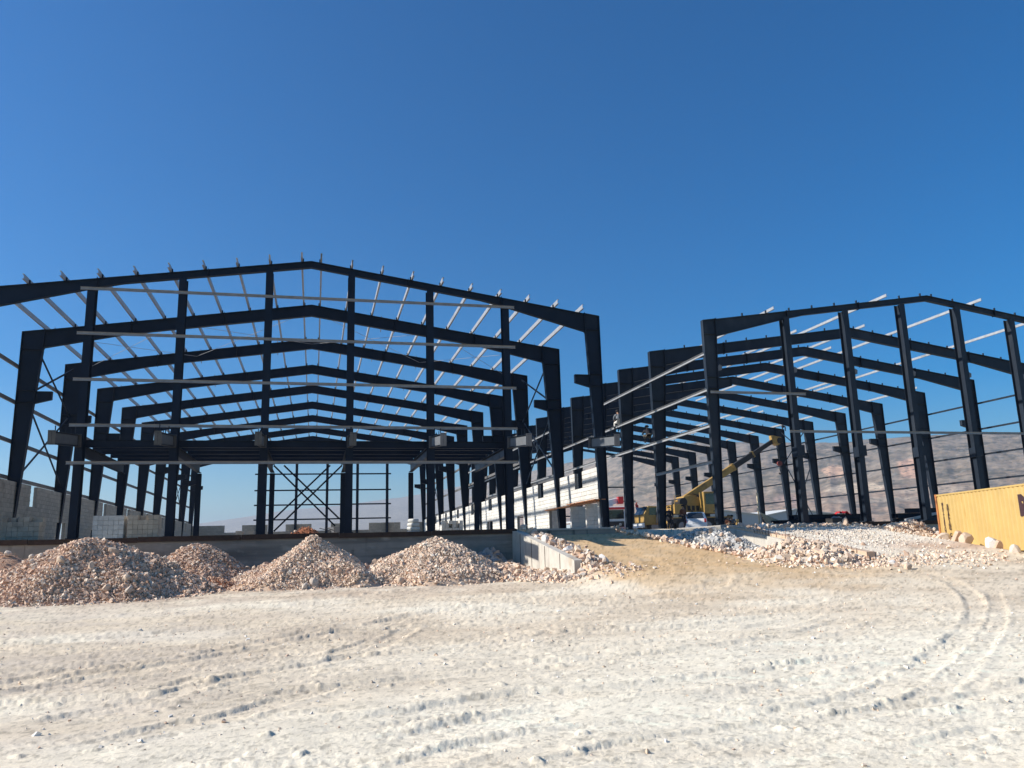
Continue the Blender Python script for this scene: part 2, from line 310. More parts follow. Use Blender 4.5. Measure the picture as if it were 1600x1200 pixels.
GROUND = mat('limestone_dust', (.6, .56, .5), 1, 0, .16, 34, .012, 38, attr='col', spec=0)
gc = ground_cols(V[:, 0], V[:, 1])
g_me = grid_mesh('ground', V, Q, GROUND, gc, True, fan)
tag(link('ground', g_me), 'rutted white limestone ground with tyre tracks and two ramps', None, None, 'structure')

# ------------------------------------------------------------------ hills
def ridge(bear):                                   # bearing from +Y in degrees -> elevation angle of the skyline
    t = [(-70, 1.0), (-25, 1.2), (-14, 1.6), (-8, 2.1), (-2, 3.0), (2.5, 3.4), (7, 4.0), (11, 4.7), (15, 5.35), (20.7, 6.3), (27, 6.85), (32, 6.45), (36, 6.3), (43, 6.25), (47, 5.95), (60, 5.0), (80, 3.4), (100, 1.6)]
    return np.interp(bear, [a for a, b in t], [b for a, b in t])
def hill_mesh(name, b0, b1, nb, rfun, efun, m, seed, colf):
    be = np.radians(np.linspace(b0, b1, nb)); s_ = np.concatenate([np.linspace(0, 1, 105), 1+np.linspace(.03, .7, 14)])
    S, Bb = np.meshgrid(s_, be, indexing='ij'); bd = np.degrees(Bb); R1 = rfun(bd); r = R1*(.42+.58*np.minimum(S, 1)+.7*np.clip(S-1, 0, 1))
    Xh = r*np.sin(Bb); Yh = r*np.cos(Bb); H = np.tan(np.radians(efun(bd)))*R1
    prof = np.where(S <= 1, .12*S+.88*S**1.55, 1-.6*np.clip(S-1, 0, 1))
    nz = fbm(Xh/420, Yh/420, 5, seed, .55); rg = 1-np.abs(fbm(bd*.35+3, S*1.3, 4, seed+7))*2
    Zh = H*prof*(1+.10*nz*S*(1-.75*ss(.8, 1, S))+.05*(rg-.5)*np.sin(PI*np.clip(S, 0, 1)))
    terr = .5*np.sin(Zh/H*60+4*nz)*H*.006; Zh = Zh+terr*np.sin(PI*np.clip(S, 0, 1))+1.0+H*.012*fbm(bd*1.2, S*8, 3, seed+3)
    Vh = np.stack([Xh.ravel(), Yh.ravel(), Zh.ravel()], 1); n_ = len(s_)
    a = (np.arange(n_-1)[:, None]*nb+np.arange(nb-1)[None]).ravel(); Qh = np.stack([a, a+1, a+nb+1, a+nb], 1)
    return link(name, grid_mesh(name, Vh, Qh, m, colf(bd.ravel(), S.ravel(), Xh.ravel(), Yh.ravel(), Zh.ravel(), r.ravel())))
def hcol(bd, S, x, y, z, r):
    c = np.tile(np.array([.28, .21, .14]), (len(bd), 1)); el = np.degrees(np.arctan2(z-1.55, r))
    n = fbm(x/90, y/90, 4, 77); n2 = fbm(bd*1.1, el*4, 4, 79); n3 = fbm(x/25, y/25, 3, 83)
    n6 = fbm(x/9, y/9, 3, 89); c = mixc(c, (.065, .062, .038), ss(-.1, .3, n3+.3*n+.5*n6)*.8); c = mixc(c, (.34, .30, .25), ss(.25, .5, n6-.3*n)*.5)
    c = mixc(c, (.33, .26, .19), ss(.0, .5, n2)*.6)
    c = mixc(c, (.40, .27, .185), (1-ss(2.2, 3.8, el+.8*n2))*.75)
    c = mixc(c, (.13, .12, .10), ss(.15, .4, fbm(bd*.8, el*7, 3, 87))*(1-ss(2.5, 4, el))*.7)
    def blob(b_, e_, wb, we, col, k):
        f = np.exp(-((bd-b_)/wb)**2-((el-e_)/we)**2)+.35*n2; return mixc(c, col, ss(.42, .6, f)*k)
    c = blob(35.6, 4.3, .9, .6, (.66, .41, .26), .95); c = blob(40.3, 4.2, 1.2, .7, (.66, .39, .25), .9)
    c = blob(36.6, 3.2, 2.2, .4, (.62, .48, .33), .85); c = blob(41, 2.9, 2.6, .3, (.50, .38, .27), .75)
    c = blob(38.4, 2.4, 4.0, .22, (.46, .36, .26), .6); c = blob(32.6, 2.6, 1.3, .6, (.42, .28, .21), .8)
    return np.clip(c, .02, .8)
HILL = mat('hill_scrub', (.2, .18, .15), .95, 0, .45, .04, attr='col', spots=[((.085, .085, .06), .09, .56, .1, (1, 1, 1))], spec=.1)
h1 = hill_mesh('hills', 4, 66, 1000, lambda b: 2500+900*ss(24, 6, b)*0+1500*(1-ss(6, 26, b)), lambda b: ridge(b)*ss(3.5, 14, b), HILL, 3, hcol)
tag(h1, 'grey scrubby hillside with pink quarry scars beyond the right hall', None, None, 'structure')
def hcol2(bd, S, x, y, z, r):
    c = np.tile(np.array([.30, .26, .20]), (len(bd), 1)); return c*(1+.2*fbm(x/200, y/200, 4, 5)[:, None])
h2 = hill_mesh('hills', -60, 30, 180, lambda b: 5600+0*b, lambda b: np.where(b < 14, ridge(b)*.97, 3.2), HILL, 13, hcol2)
tag(h2, 'faint distant mountain range fading into haze on the left', None, None, 'structure')
hz = obj('haze', B((-7800, -400, -2), (7800, 8200, 345)), bpy.data.materials.new('haze_air')); hz['kind'] = 'stuff'
hm = hz.data.materials[0]; hm.use_nodes = True; hm.node_tree.nodes.clear()
o_ = hm.node_tree.nodes.new('ShaderNodeOutputMaterial'); pv = hm.node_tree.nodes.new('ShaderNodeVolumePrincipled')
pv.inputs['Color'].default_value = (.70, .80, .93, 1); pv.inputs['Density'].default_value = .00019; pv.inputs['Anisotropy'].default_value = .3
hm.node_tree.links.new(pv.outputs[0], o_.inputs['Volume'])

# ------------------------------------------------------------------ steel halls
SL = (12.706-10.7325)/13.3728; HE = 12.2825; HR = 14.256; W = 13.37
def roof(x): return HR-SL*abs(x)
def flange(mb, pts, hw, t, out):                    # band along a polyline in the XZ plane, thickness t to one side
    for (x0, z0), (x1, z1) in zip(pts[:-1], pts[1:]):
        L = math.hypot(x1-x0, z1-z0); nx, nz = -(z1-z0)/L*t*out, (x1-x0)/L*t*out
        mb.prism([(x0, z0), (x1, z1), (x1+nx, z1+nz), (x0+nx, z0+nz)], -hw, hw)
def web(mb, a, b, t=.012):
    for i in range(len(a)-1): mb.prism([a[i], a[i+1], b[i+1], b[i]], -t, t)
def col_mb(s, gable):
    bw, tw, kz = (.31, .72, 11.62-.0) if gable else (.34, .95, 11.45)
    bot = SLAB+.02; o = [(s*W, bot), (s*W, kz), (s*W, HE)]; i = [(s*(W-bw), bot), (s*(W-tw), kz), (s*(W-tw), roof(W-tw))]
    mb = MB(); web(mb, o, i); hw = .12 if gable else .14; d = 1 if s > 0 else -1
    flange(mb, o, hw, .02, d); flange(mb, i, hw, .02, -d)
    for zz in (kz-.01, 8.9, 9.45):
        t = (zz-bot)/(kz-bot) if zz < kz else 1; xi = W-(bw+(tw-bw)*t); mb.box((min(s*xi, s*W), -hw+.004, zz-.008), (max(s*xi, s*W), hw-.004, zz+.008))
    mb.prism([(s*(W-tw), roof(W-tw)), (s*W, HE), (s*W, HE+.02), (s*(W-tw), roof(W-tw)+.02)], -hw, hw)
    return mb
def raft_mb(s, gable):
    tw = .72 if gable else .95
    prof = [(W-tw, .88), (8.7, .40), (7.6, .31), (0, .30)] if gable else [(W-tw, .88), (9.0, .62), (7.5, .60), (0, .60)]
    up = [(s*x, roof(x)) for x, d_ in prof]; lo = [(s*x, roof(x)-d_) for x, d_ in prof]
    mb = MB(); web(mb, up, lo); hw = .11 if gable else .125; d = 1 if s > 0 else -1
    flange(mb, up, hw, .018, d); flange(mb, lo, hw, .018, -d)
    for x in (W-tw-.012, 8.6, 4.3):
        dd = np.interp(x, [p[0] for p in prof][::-1], [p[1] for p in prof][::-1]); x0, x1 = sorted((s*(x-.011), s*(x+.011)))
        mb.box((x0, -hw-.012, roof(x)-dd-.04), (x1, hw+.012, roof(x)+.05))
    return mb
def clips_mb(s):
    mb = MB()
    for k in range(10):
        x = .38+1.345*k; mb.box((s*x-.05 if s > 0 else s*x, -.05, roof(x)+.02), (s*x if s > 0 else s*x+.05, .04, roof(x)+.17)) if x < 12.4 else None
    return mb
def corbel_mb(s, dx):
    mb = MB(); x1 = dx; z0, z1 = 8.93, 9.42
    x0 = x1-.72
    a, b = sorted((s*x0, s*x1)); mb.box((a, -.1, z1-.02), (b, .1, z1)); mb.prism([(s*x1, z0-.08), (s*x1, z1), (s*x0, z1), (s*x0, z0+.12)], -.01, .01)
    mb.prism([(s*x1, z0-.1), (s*x0, z0+.1), (s*x0, z0+.12), (s*x1, z0-.08)], -.1, .1)
    a, b = sorted((s*x0, s*(x0+.015))); mb.box((a, -.1, z0+.1), (b, .1, z1)); return mb
def ipost(h0, h1, fw=.30, d=.44, t=.014):           # I post, flanges facing front and back
    mb = MB(); mb.box((-fw/2, -d/2, h0), (fw/2, -d/2+t, h1)); mb.box((-fw/2, d/2-t, h0), (fw/2, d/2, h1)); mb.box((-t/2, -d/2+t, h0), (t/2, d/2-t, h1)); mb.box((-fw/2-.05, -d/2-.05, h0-.005), (fw/2+.05, d/2+.05, h0+.03))
    return mb
def ibeam(L, h, fw, axis='x', t=.014):              # I beam from the origin along an axis, bottom at z=0
    mb = MB()
    if axis == 'x': mb.box((0, -fw/2, 0), (L, fw/2, t)); mb.box((0, -fw/2, h-t), (L, fw/2, h)); mb.box((0, -t/2, t), (L, t/2, h-t))
    else: mb.box((-fw/2, 0, 0), (fw/2, L, t)); mb.box((-fw/2, 0, h-t), (fw/2, L, h)); mb.box((-t/2, 0, t), (t/2, L, h-t))
    return mb
CX = [(k-2.5)*3.503 for k in range(6)]
def build_hall(root, ys, m):
    meshes = {}
    for g in (True, False):
        for s in (-1, 1):
            meshes['c', g, s] = col_mb(s, g).mesh('column', m); meshes['r', g, s] = raft_mb(s, g).mesh('rafter', m)
    for s in (-1, 1):
        meshes['k', s] = clips_mb(s).mesh('purlin_clips', m); meshes['b', False, s] = corbel_mb(s, W-.34-.61*.745).mesh('crane_bracket', m); meshes['b', True, s] = corbel_mb(s, W-.31-.41*.75).mesh('crane_bracket', m)
    for i, y in enumerate(ys):
        g = i in (0, len(ys)-1)
        for s in (-1, 1):
            c = link('column', meshes['c', g, s], root, (0, y, 0)); r = link('rafter', meshes['r', g, s], root, (0, y, 0))
            link('crane_bracket', meshes['b', g, s], c); tag(link('purlin_clips', meshes['k', s], r), kind='stuff')
    for gy in (0, ys[-1]):
        for x in (CX if gy == 0 or root is hallR else [-5.95]+CX[2:]):
            p = obj('gable_post', ipost(SLAB+.01, roof(x)-.33), m, root, (x, gy+(.0 if gy == 0 else 0), 0))
    return
y1 = [0]+[6.57+7*k for k in range(9)]; y2 = [0, 6.5]+[6.5+4.76*k for k in range(1, 13)]
hallL = thing('steel_hall', 'left open navy steel hall frame with full rows of grey roof purlins', 'building', (-.36, 34.93, 0), 0)
hallR = thing('steel_hall', 'right open navy steel hall frame behind the yellow container, only a few purlins', 'building', (31.72, 34.93, 0), .0061)
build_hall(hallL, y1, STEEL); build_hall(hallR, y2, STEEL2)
# purlins of the left hall
pm = {}
def purlin(root, x, ya, yb, zoff=.03, m=GALV, s=1):
    L = round(yb-ya, 2)
    if (L, s) not in pm:
        mb = MB().channel(L, .2, .075*s, .006*s, .0); pm[L, s] = mb.mesh('purlin', m)
    return link('purlin', pm[L, s], root, (x, ya, roof(x)+zoff), (0, 0, random.uniform(-.0012, .0012)))
for s in (-1, 1):
    for k in range(10):
        x = s*(.38+1.345*k)
        if k == 9: x = s*12.36
        st = -.62+random.uniform(-.05, .05)
        for i in range(9):
            purlin(hallL, x, st if i == 0 else y1[i]+.003, y1[i+1]-.003, s=s)
# flange stays hanging off the rafters
for i in range(1, 9):
    for x in (-12.0, -6.3, 6.3, 12.0, -2.0, 3.6):
        mb = MB().bar((x, -.02, roof(x)+.1), (x, .55, roof(x)-.62), .04, .012); o = obj('fly_brace', mb, GALV, hallL, (0, y1[i], 0))
# gable girts of the left hall
for z in (12.5, 10.6, 8.68, 6.82, 5.32):
    for a, b in ((-9.16, -5.1), (-5.1, 1.95), (1.95, 5.5), (5.5, 9.16)):
        mb = MB(); L = b-a-.004; mb.box((0, 0, 0), (L, .006, .12)); mb.box((0, -.06, 0), (L, 0, .006)); mb.box((0, -.06, .114), (L, 0, .12)); obj('girt', mb, GIRTF, hallL, (a, -.232, z-.08-.0))
for z in (10.7, 8.82, 7.14, 5.47):
    obj('girt', B((-6.4, 0, 0), (9.2, .07, .16)), STEEL, hallL, (0, y1[-1]-.3, z-.08))
# side girts
GIRTD = mat('primed_girt', (.13, .125, .12), .55, 0, .2, 4)
def side_girts(root, xs, ys, zs, skip, m, hh=.09):
    for s in xs:
        for zi, z in enumerate(zs):
            for i in range(len(ys)-1):
                if skip(s, zi, i): continue
                L = ys[i+1]-ys[i]; mb = MB(); x = s*W
                x0, x1 = sorted((x, x+s*.006)); mb.box((x0, .003, z-hh), (x1, L-.003, z+hh)); x0, x1 = sorted((x+s*.006, x+s*.07)); mb.box((x0, .003, z-hh), (x1, L-.003, z-hh+.006)); mb.box((x0, .003, z+hh-.006), (x1, L-.003, z+hh))
                obj('girt', mb, m, root, (0, ys[i], 0))
side_girts(hallL, (-1, 1), y1, (10.58, 8.88, 7.03, 5.36), lambda s, zi, i: s > 0 and ((zi < 3 and i < 2) or zi == 0 or (zi == 3 and i < 1)) or (s < 0 and i == 0 and False), GIRTD)
side_girts(hallR, (1,), y2, (10.6, 8.8, 7.04, 5.3), lambda s, zi, i: False, STEEL2, .06)
side_girts(hallR, (-1,), y2, (10.6, 8.8, 7.04, 5.3), lambda s, zi, i: (s < 0 and zi == 3 and i > 0) or (s < 0 and i > 9 and zi > 1) or (s < 0 and i in (3, 4) and zi == 0), GALV, .075)
# side X bracing
def xbrace(root, x, ya, yb, z0, z1, m):
    for a, b in ((z0, z1), (z1, z0)): obj('cross_brace', MB().bar((x, ya, a), (x+.03, yb, b), .05, .09), m, root)
for s in (-1, 1):
    xbrace(hallL, s*12.95, y1[1]+.15, y1[2]-.15, 9.3, 12.0, STEEL); xbrace(hallL, s*13.05, y1[1]+.15, y1[2]-.15, 5.4, 9.2, STEEL)
    xbrace(hallL, s*13.05, y1[7]+.15, y1[8]-.15, 5.4, 10.2, STEEL)
    xbrace(hallR, s*12.95, y2[6]+.15, y2[7]-.15, 8.9, 12.0, STEEL2); xbrace(hallR, s*13.1, y2[6]+.15, y2[7]-.15, 2.6, 8.8, STEEL2)
# roof rod bracing
for (xa, xb) in ((-12.2, -6.5), (-6.5, 0), (0, 6.5), (6.5, 12.2)):
    for ya, yb in ((y1[1], y1[2]),):
        for p, q in (((xa, ya), (xb, yb)), ((xa, yb), (xb, ya))):
            obj('brace_rod', MB().cyl((p[0], p[1], roof(p[0])-.3), (q[0], q[1], roof(q[0])-.3), .012, 5), GALV, hallL)
# mezzanine of the left hall
MZ = 7.55
for k, x in enumerate([-12.75]+CX+[12.75]):
    edge = k in (0, 7)
    if edge: L0, L1 = -3.62, -.14
    else: L0, L1 = -3.62, -.24; obj('floor_girder', ibeam(MZ-.1, .42, .2, 'y'), STEEL, hallL, (x, .24, 5.63))
    o = obj('cantilever_beam', ibeam(L1-L0, .46, .2, 'y'), STEEL, hallL, (x if not edge else x*.985, L0, 5.6), (math.atan(.1), 0, 0))
    pl = MB()
    for yy in (.012, 3.3): pl.box((-.125, yy-.012, -.02), (.125, yy, .5))
    for sx in (-1, 1): pl.box((min(sx*.02, sx*.03), .25, .05), (max(sx*.02, sx*.03), 3.1, .41))
    obj('web_plate', pl, PLATE if x > 3 else OLIVE, o)  # web tone lighter at right, darker at left: painted sun and shade
    st = MB()
    for j in range(5): st.box((-.05+.02*(j % 2), .5+j*.6, .46), (-.02+.02*(j % 2), .53+j*.6, .46+random.uniform(.12, .34)))
    tag(obj('stud', st, STEEL, o), kind='stuff')
for j, yy in enumerate((.32, 1.9, 3.4, 4.9, 6.3, 7.5)):
    for a, b in zip(CX[:-1], CX[1:]): obj('floor_joist', ibeam(b-a-.02, .24 if j else .3, .14, 'x'), STEEL, hallL, (a+.01, yy, 6.075 if j else 5.98))
for x in CX:
    o = obj('mezzanine_post', ipost(SLAB+.01, 5.59, .24, .24), STEEL, hallL, (x, MZ, 0))
for yo in (.10,):
    for (xa, za, xb, zb) in ((-1.70, 6.0, 1.4, 2.9), (-1.2, 6.0, 1.62, 3.25), (1.7, 6.0, -1.6, 2.7), (1.1, 6.0, -1.62, 3.3)):
        obj('cross_brace', MB().bar((xa, MZ+yo, za), (xb, MZ+yo, zb), .07, .08), STEEL, hallL)
# right hall: loose purlins, gable girts, cleats, end plates
for x, ya, i1 in ((-3.11, -.75, 3), (2.79, -.8, 4), (-9.75, -.7, 3), (7.31, -.9, 5), (-4.13, y2[1]-.7, 6), (.62, y2[1]-.7, 5), (1.64, y2[2]-.7, 6), (12.2, y2[3]-.7, 8), (6.6, y2[3]-.5, 9), (12.3, y2[6]-.5, 9), (8.0, y2[6]-.6, 10), (-6.5, y2[7]-.5, 11), (-1.9, y2[7]-.5, 11)):
    bays = [k for k in range(len(y2)-1) if y2[k+1] > ya+.5 and k < i1]
    for n_, k in enumerate(bays): purlin(hallR, x, ya if n_ == 0 else y2[k]+.003, y2[k+1]-.003, s=1).scale = (1, 1, .72)
for z, a, b in ((6.8, -9.2, 16.0), (8.68, -13.3, -8.1)):
    segs = [a, -5.2, 1.8, 5.3, 8.9, 13.3] if a > -10 else [a, b]
    for p, q in zip(segs[:-1], segs[1:]):
        mb = MB(); L = q-p-.004; mb.box((0, 0, 0), (L, .006, .12)); mb.box((0, -.06, 0), (L, 0, .006)); mb.box((0, -.06, .114), (L, 0, .12)); obj('girt', mb, GIRTF, hallR, (p, -.232, z-.08))
for x in CX+[-12.9]:
    obj('cleat_plate', MB().prism([(-.1, 0), (.1, .05), (.13, .25), (0, .33), (-.12, .2)], -.01, .01), PLATE, hallR, (x+.27, -.1, 9.75))
    if x > -12: obj('end_plate', B((-.13, -.75, 0), (.13, -.25, .5)), STEEL2, hallR, (x+.0, .5, 5.55)); obj('end_plate', B((.16, -.2, 0), (.32, .2, .52)), STEEL2, hallR, (x, 0, 5.6))
for z in (8.9, 7.1, 5.3):
    obj('girt', B((-9.1, 0, 0), (9.1, .07, .16)), STEEL2, hallR, (0, y2[-1]-.3, z-.08))

# ------------------------------------------------------------------ plinths, ramp walls
plL = thing('concrete_plinth', 'long grey cast concrete plinth under the left hall, behind the rubble piles', 'foundation', (0, 0, 0))
obj('plinth_body', B((-26, 34.62, -.3), (8.62, 99, 2.28)), CONC, plL)
obj('plinth_body', B((8.62, 34.62, -.3), (13.2, 99, 2.28)), CONC, plL)
obj('floor_top', B((-26, 34.6, 2.28), (13.2, 99, SLAB)), FLOOR, plL)
for k in range(9):
    a = -26+k*3.86; b = a+3.84; dz = random.uniform(-.015, .015)
    if b > 8.6: b = 8.6
    obj('formwork_board', B((a, 34.55, 2.16+dz), (b, 34.59, 2.36+dz)), RUSTB, plL)
for z in (.55, 1.1, 1.65):   # board marks of the pour
    for k in range(9):
        a = -26+k*3.84; obj('cast_ledge', B((a, 34.608, z), (min(a+3.8, 8.6), 34.62, z+.5)), CONC, plL)
plR = thing('concrete_plinth', 'grey concrete plinth under the right hall, its dark front beside the yellow container', 'foundation', (0, 0, 0))
obj('plinth_body', B((18.3, 34.4, -.3), (46, 101, 2.25)), CONCL, plR); obj('floor_top', B((18.28, 34.38, 2.25), (46, 101, 2.33)), FLOOR, plR)
for k in range(5):
    a = 25.0+k*3.0; obj('formwork_board', B((a, 34.33, 2.15), (a+2.95, 34.37, 2.34)), RUSTB, plR)
k_ = thing('concrete_kerb', 'short pale concrete kerb closing the gap between the two halls', 'kerb', (0, 0, 0)); obj('kerb_body', B((15.2, 39.8, 1.3), (18.28, 40.6, 2.3)), CONCL, k_); obj('kerb_top', B((13.21, 40.6, 1.3), (18.28, 100, 2.3)), FLOOR, k_)
w1 = thing('ramp_wall', 'pale concrete retaining wall sloping down beside the ochre ramp', 'retaining wall', (0, 0, 0))
obj('wall_body', MB().prism([(34.61, -.2), (34.61, 2.28), (33.6, 2.22), (26.0, 1.1), (26.0, -.2)], 8.4, 8.66, 'x'), CONCL, w1)
for k, yy in enumerate((27.6, 29.5, 31.4, 33.2)): obj('wall_rib', B((8.388, yy, .2), (8.4, yy+.04, 1.1+(yy-26)*.14)), RUSTB, w1)
w2 = thing('ramp_wall', 'pale concrete retaining wall left of the white rubble fill, starter bars on its sloping top', 'retaining wall', (0, 0, 0))
obj('wall_body', MB().prism([(34.39, -.2), (34.39, 2.25), (24.6, .98), (24.6, -.2)], 18.3, 18.52, 'x'), CONCL, w2)
obj('earth_cap', MB().prism([(34.2, 2.2), (34.2, 2.3), (31, 1.93), (24.5, 1.10), (24.5, .9)], 18.44, 18.75, 'x'), SOILM, w2)
rb = MB().cyl((0, 0, 0), (0, 0, 1), .011, 5).mesh('starter_bar', REBAR)
for k in range(34):
    yy = 25+k*.2; o = link('starter_bar', rb, w2, (18.42+random.uniform(-.05, .05), yy, 1.0+(yy-24.6)*.13), (random.uniform(-.25, .25), random.uniform(-.2, .2), 0)); o.scale = (1, 1, random.choice([.15, .18, .22, .25, .3, .5]))
for k in range(22):
    xx = 28.0+k*.16; o = link('starter_bar', rb, plR, (xx, 33.2-.05*k, gz(xx, 33.2)-.05), (random.uniform(-.12, .12), random.uniform(-.12, .12), 0)); o.scale = (1, 1, random.uniform(.35, .6))

# ------------------------------------------------------------------ rubble
IV = np.array([(a, b, c) for c in (-1, 1) for b in (-1, 1) for a in (-1, 1)])*.62; IV[0] *= .7; IV[3] *= 1.2; IV[6] *= .75; IV[5] *= 1.15; _q = [(0,2,3,1),(4,5,7,6),(0,1,5,4),(1,3,7,5),(3,2,6,7),(2,0,4,6)]
IF = np.array([t for q in _q for t in ((q[0], q[1], q[2]), (q[0], q[2], q[3]))])
def rotm(n, rng):
    q = rng.normal(size=(n, 4)); q /= np.linalg.norm(q, axis=1)[:, None]; a, b, c, d = q.T
    return np.stack([np.stack([1-2*(c*c+d*d), 2*(b*c-a*d), 2*(b*d+a*c)], -1), np.stack([2*(b*c+a*d), 1-2*(b*b+d*d), 2*(c*d-a*b)], -1), np.stack([2*(b*d-a*c), 2*(c*d+a*b), 1-2*(b*b+c*c)], -1)], 1)
def stones(name, P, S, cols, m=STONE):
    n = len(P); rng = RNG; vs = IV[None]*(1+rng.uniform(-.25, .25, (n, 8, 1)))*rng.uniform(.55, 1.15, (n, 1, 3)); vs = np.einsum('nij,nkj->nki', rotm(n, rng), vs)
    vs = vs*S[:, None, None]+P[:, None]
    f = (IF[None]+8*np.arange(n)[:, None, None]).reshape(-1, 3); c = np.repeat(cols, 8, 0)
    return grid_mesh(name, vs.reshape(-1, 3), f, m, c, False)
_b = bmesh.new(); bmesh.ops.create_icosphere(_b, subdivisions=2, radius=1); RV = np.array([v.co[:] for v in _b.verts]); RF = np.array([[v.index for v in f.verts] for f in _b.faces]); _b.free()
def rock(name, k, c):
    v = RV.copy(); rng = np.random.default_rng(60+k)
    for _ in range(9):                              # chop with random planes: a broken, faceted stone
        n_ = rng.normal(size=3); n_ /= np.linalg.norm(n_); d_ = rng.uniform(.55, .85); t = v@n_; v = v-np.outer(np.maximum(t-d_, 0), n_)
    v = v*(1+rng.uniform(-.03, .03, (len(v), 1)))*rng.uniform(.75, 1.1, 3)*1.15
    return grid_mesh(name, v, RF, STONE, np.repeat(c, len(v), 0), False)
STV = []
for k in range(7):
    ms = rock('stone', k, np.array([[(.54, .44, .35), (.55, .42, .31), (.50, .37, .27), (.58, .49, .40), (.55, .38, .27), (.66, .62, .57), (.46, .36, .29)][k]])); STV.append(ms)
def pal(n, cs, jit=.12):
    c = np.array(cs)[RNG.integers(0, len(cs), n)]; return c*RNG.uniform(1-jit, 1+jit, (n, 1))
PALW = [(.72, .57, .43), (.68, .53, .39), (.76, .65, .52), (.62, .46, .33), (.70, .49, .35)]
PALP = [(.68, .50, .37), (.63, .44, .31), (.59, .39, .27), (.71, .58, .45), (.55, .37, .26)]
PALR = [(.52, .32, .21), (.47, .27, .17), (.56, .38, .27)]
PALG = [(.46, .44, .41), (.54, .51, .47), (.40, .385, .36), (.60, .56, .50)]  # greyed stones: cantilever shade on white rocks put into the colour
PALO = [(.60, .42, .29), (.62, .48, .36), (.55, .36, .24), (.66, .56, .46)]
def pile(label, cx, cy, rx, ry, h, n, cs, size=(.03, .11), big=14, skew=0, name='rubble_pile', cat='rubble pile', group='rubble piles in front of the left plinth', soil=SOILM, seed=0, stretch=0, bs=(.09, .17)):
    root = thing(name, label, cat, (cx, cy, gz(cx, cy)), 0, group)
    def hh(x, y):                                  # local height above the true ground
        ax = x/rx; ay = y/ry; r = np.sqrt(ax*ax+ay*ay)*(1+.16*vnoise(np.arctan2(ay, ax)*1.6+seed*3+x*.3, y*.5+seed, seed))
        lump = .13*h*fbm(x*1.0+seed, y*1.0, 4, seed+40)
        top = h*np.clip(1.06-r, -.3, 1)**1.0; top = np.where(r < .16, h*(.90-.9*(r/.16)**2*.02), top); top = h*(1-np.sqrt(r*r*1.0+.012)+.1)
        return top+lump*np.clip((1.08-r)*3, 0, 1)
    N = 54; gx, gy = np.meshgrid(np.linspace(-1.42, 1.42, N)*rx, np.linspace(-1.42, 1.42, N)*ry); gx = gx.ravel(); gy = gy.ravel()
    zg = base_h(gx+cx, gy+cy)-gz(cx, cy); hz_ = hh(gx, gy); zz = zg-.04+np.where(hz_ < .02, (hz_-.02)*4, hz_-.02)
    a = (np.arange(N-1)[:, None]*N+np.arange(N-1)[None]).ravel(); Qp = np.stack([a, a+1, a+N+1, a+N], 1)
    link('mound', grid_mesh('mound', np.stack([gx, gy, zz], 1), Qp, soil, None, True), root)
    def samp(k, ext=1.3):
        if k == 0: return np.zeros(0), np.zeros(0)
        out = []
        while len(out) < k:
            u = RNG.uniform(-ext, ext, (k*3, 2)); r = np.hypot(u[:, 0], u[:, 1]); keep = (r < .98) | (RNG.uniform(size=len(r)) < np.exp(-(r-.98)/.08)); keep &= r < ext
            out += list(u[keep])
        u = np.array(out[:k]); return u[:, 0]*rx, u[:, 1]*ry
    x, y = samp(n); zgs = base_h(x+cx, y+cy)-gz(cx, cy); z = zgs+np.maximum(0, hh(x, y)); S = RNG.lognormal(math.log((size[0]*size[1])**.5)-.12, .52, n).clip(size[0]*.6, size[1]*1.15)
    P = np.stack([x, y, z+S*RNG.uniform(-.3, .2, n)], 1); c = pal(n, cs); tag(link('loose_stones', stones('loose_stones', P, S, c), root), kind='stuff')
    x, y = samp(big, 1.12); 
    for i in range(big):
        zz_ = gz(x[i]+cx, y[i]+cy)-gz(cx, cy)+max(0, float(hh(x[i:i+1], y[i:i+1])[0])); s_ = random.uniform(*bs); o = link('stone', random.choice(STV[:5] if cs[0][2] < .5 else STV), root, (x[i], y[i], zz_+s_*.3), (random.uniform(0, 6), random.uniform(0, 6), 0)); o.scale = (s_, s_*random.uniform(.6, 1), s_*random.uniform(.5, .8))
    return root
pile('small reddish earth pile at the far left edge, behind the largest pile', -10.1, 30.6, 2.6, 2.2, 1.42, 1500, PALR, (.012, .04), 3, soil=BROWNE, seed=1)
pile('largest pink-beige rubble pile, leftmost in the foreground row', -6.95, 28.6, 3.55, 2.9, 1.92, 27000, PALP+[(.44, .27, .18)], (.014, .082), 46, seed=2)
pile('rubble pile with brown earth at its foot, right behind the largest pile', -4.15, 31.7, 2.5, 2.3, 1.58, 12500, PALP+[(.44, .27, .18)], (.014, .075), 20, seed=3)
pile('pale crushed stone pile between the brown-footed pile and the rightmost pile', -.02, 29.9, 2.6, 2.4, 1.58, 17000, PALW+PALP[:3], (.013, .068), 12, seed=4)
pile('rightmost crushed stone pile, next to the ramp retaining wall', 4.35, 29.9, 2.85, 2.5, 1.58, 18000, PALW+PALP[:1], (.014, .072), 16, seed=5)
pile('low brown soil heap spilling from the foot of a rubble pile', -3.3, 29.4, 1.1, .9, .38, 700, PALR, (.02, .05), 0, name='soil_heap', cat='soil heap', group=None, soil=REDEARTH, seed=6)
pile('low spread of rubble between the rightmost pile and the ramp wall', 7.0, 30.2, 1.3, 3.2, .45, 1500, PALW+PALO, (.04, .13), 16, seed=7, name='rubble_heap', cat='rubble heap', group=None)
pile('rock heap with shade put into its stone colour, in the corner where plinth meets ramp wall', 7.1, 33.4, 1.3, 1.0, .95, 160, [(.30, .28, .26), (.36, .34, .31)], (.12, .24), 14, seed=8, name='rock_heap', cat='rock heap', group=None)  # stones darkened: corner shade put into their colour
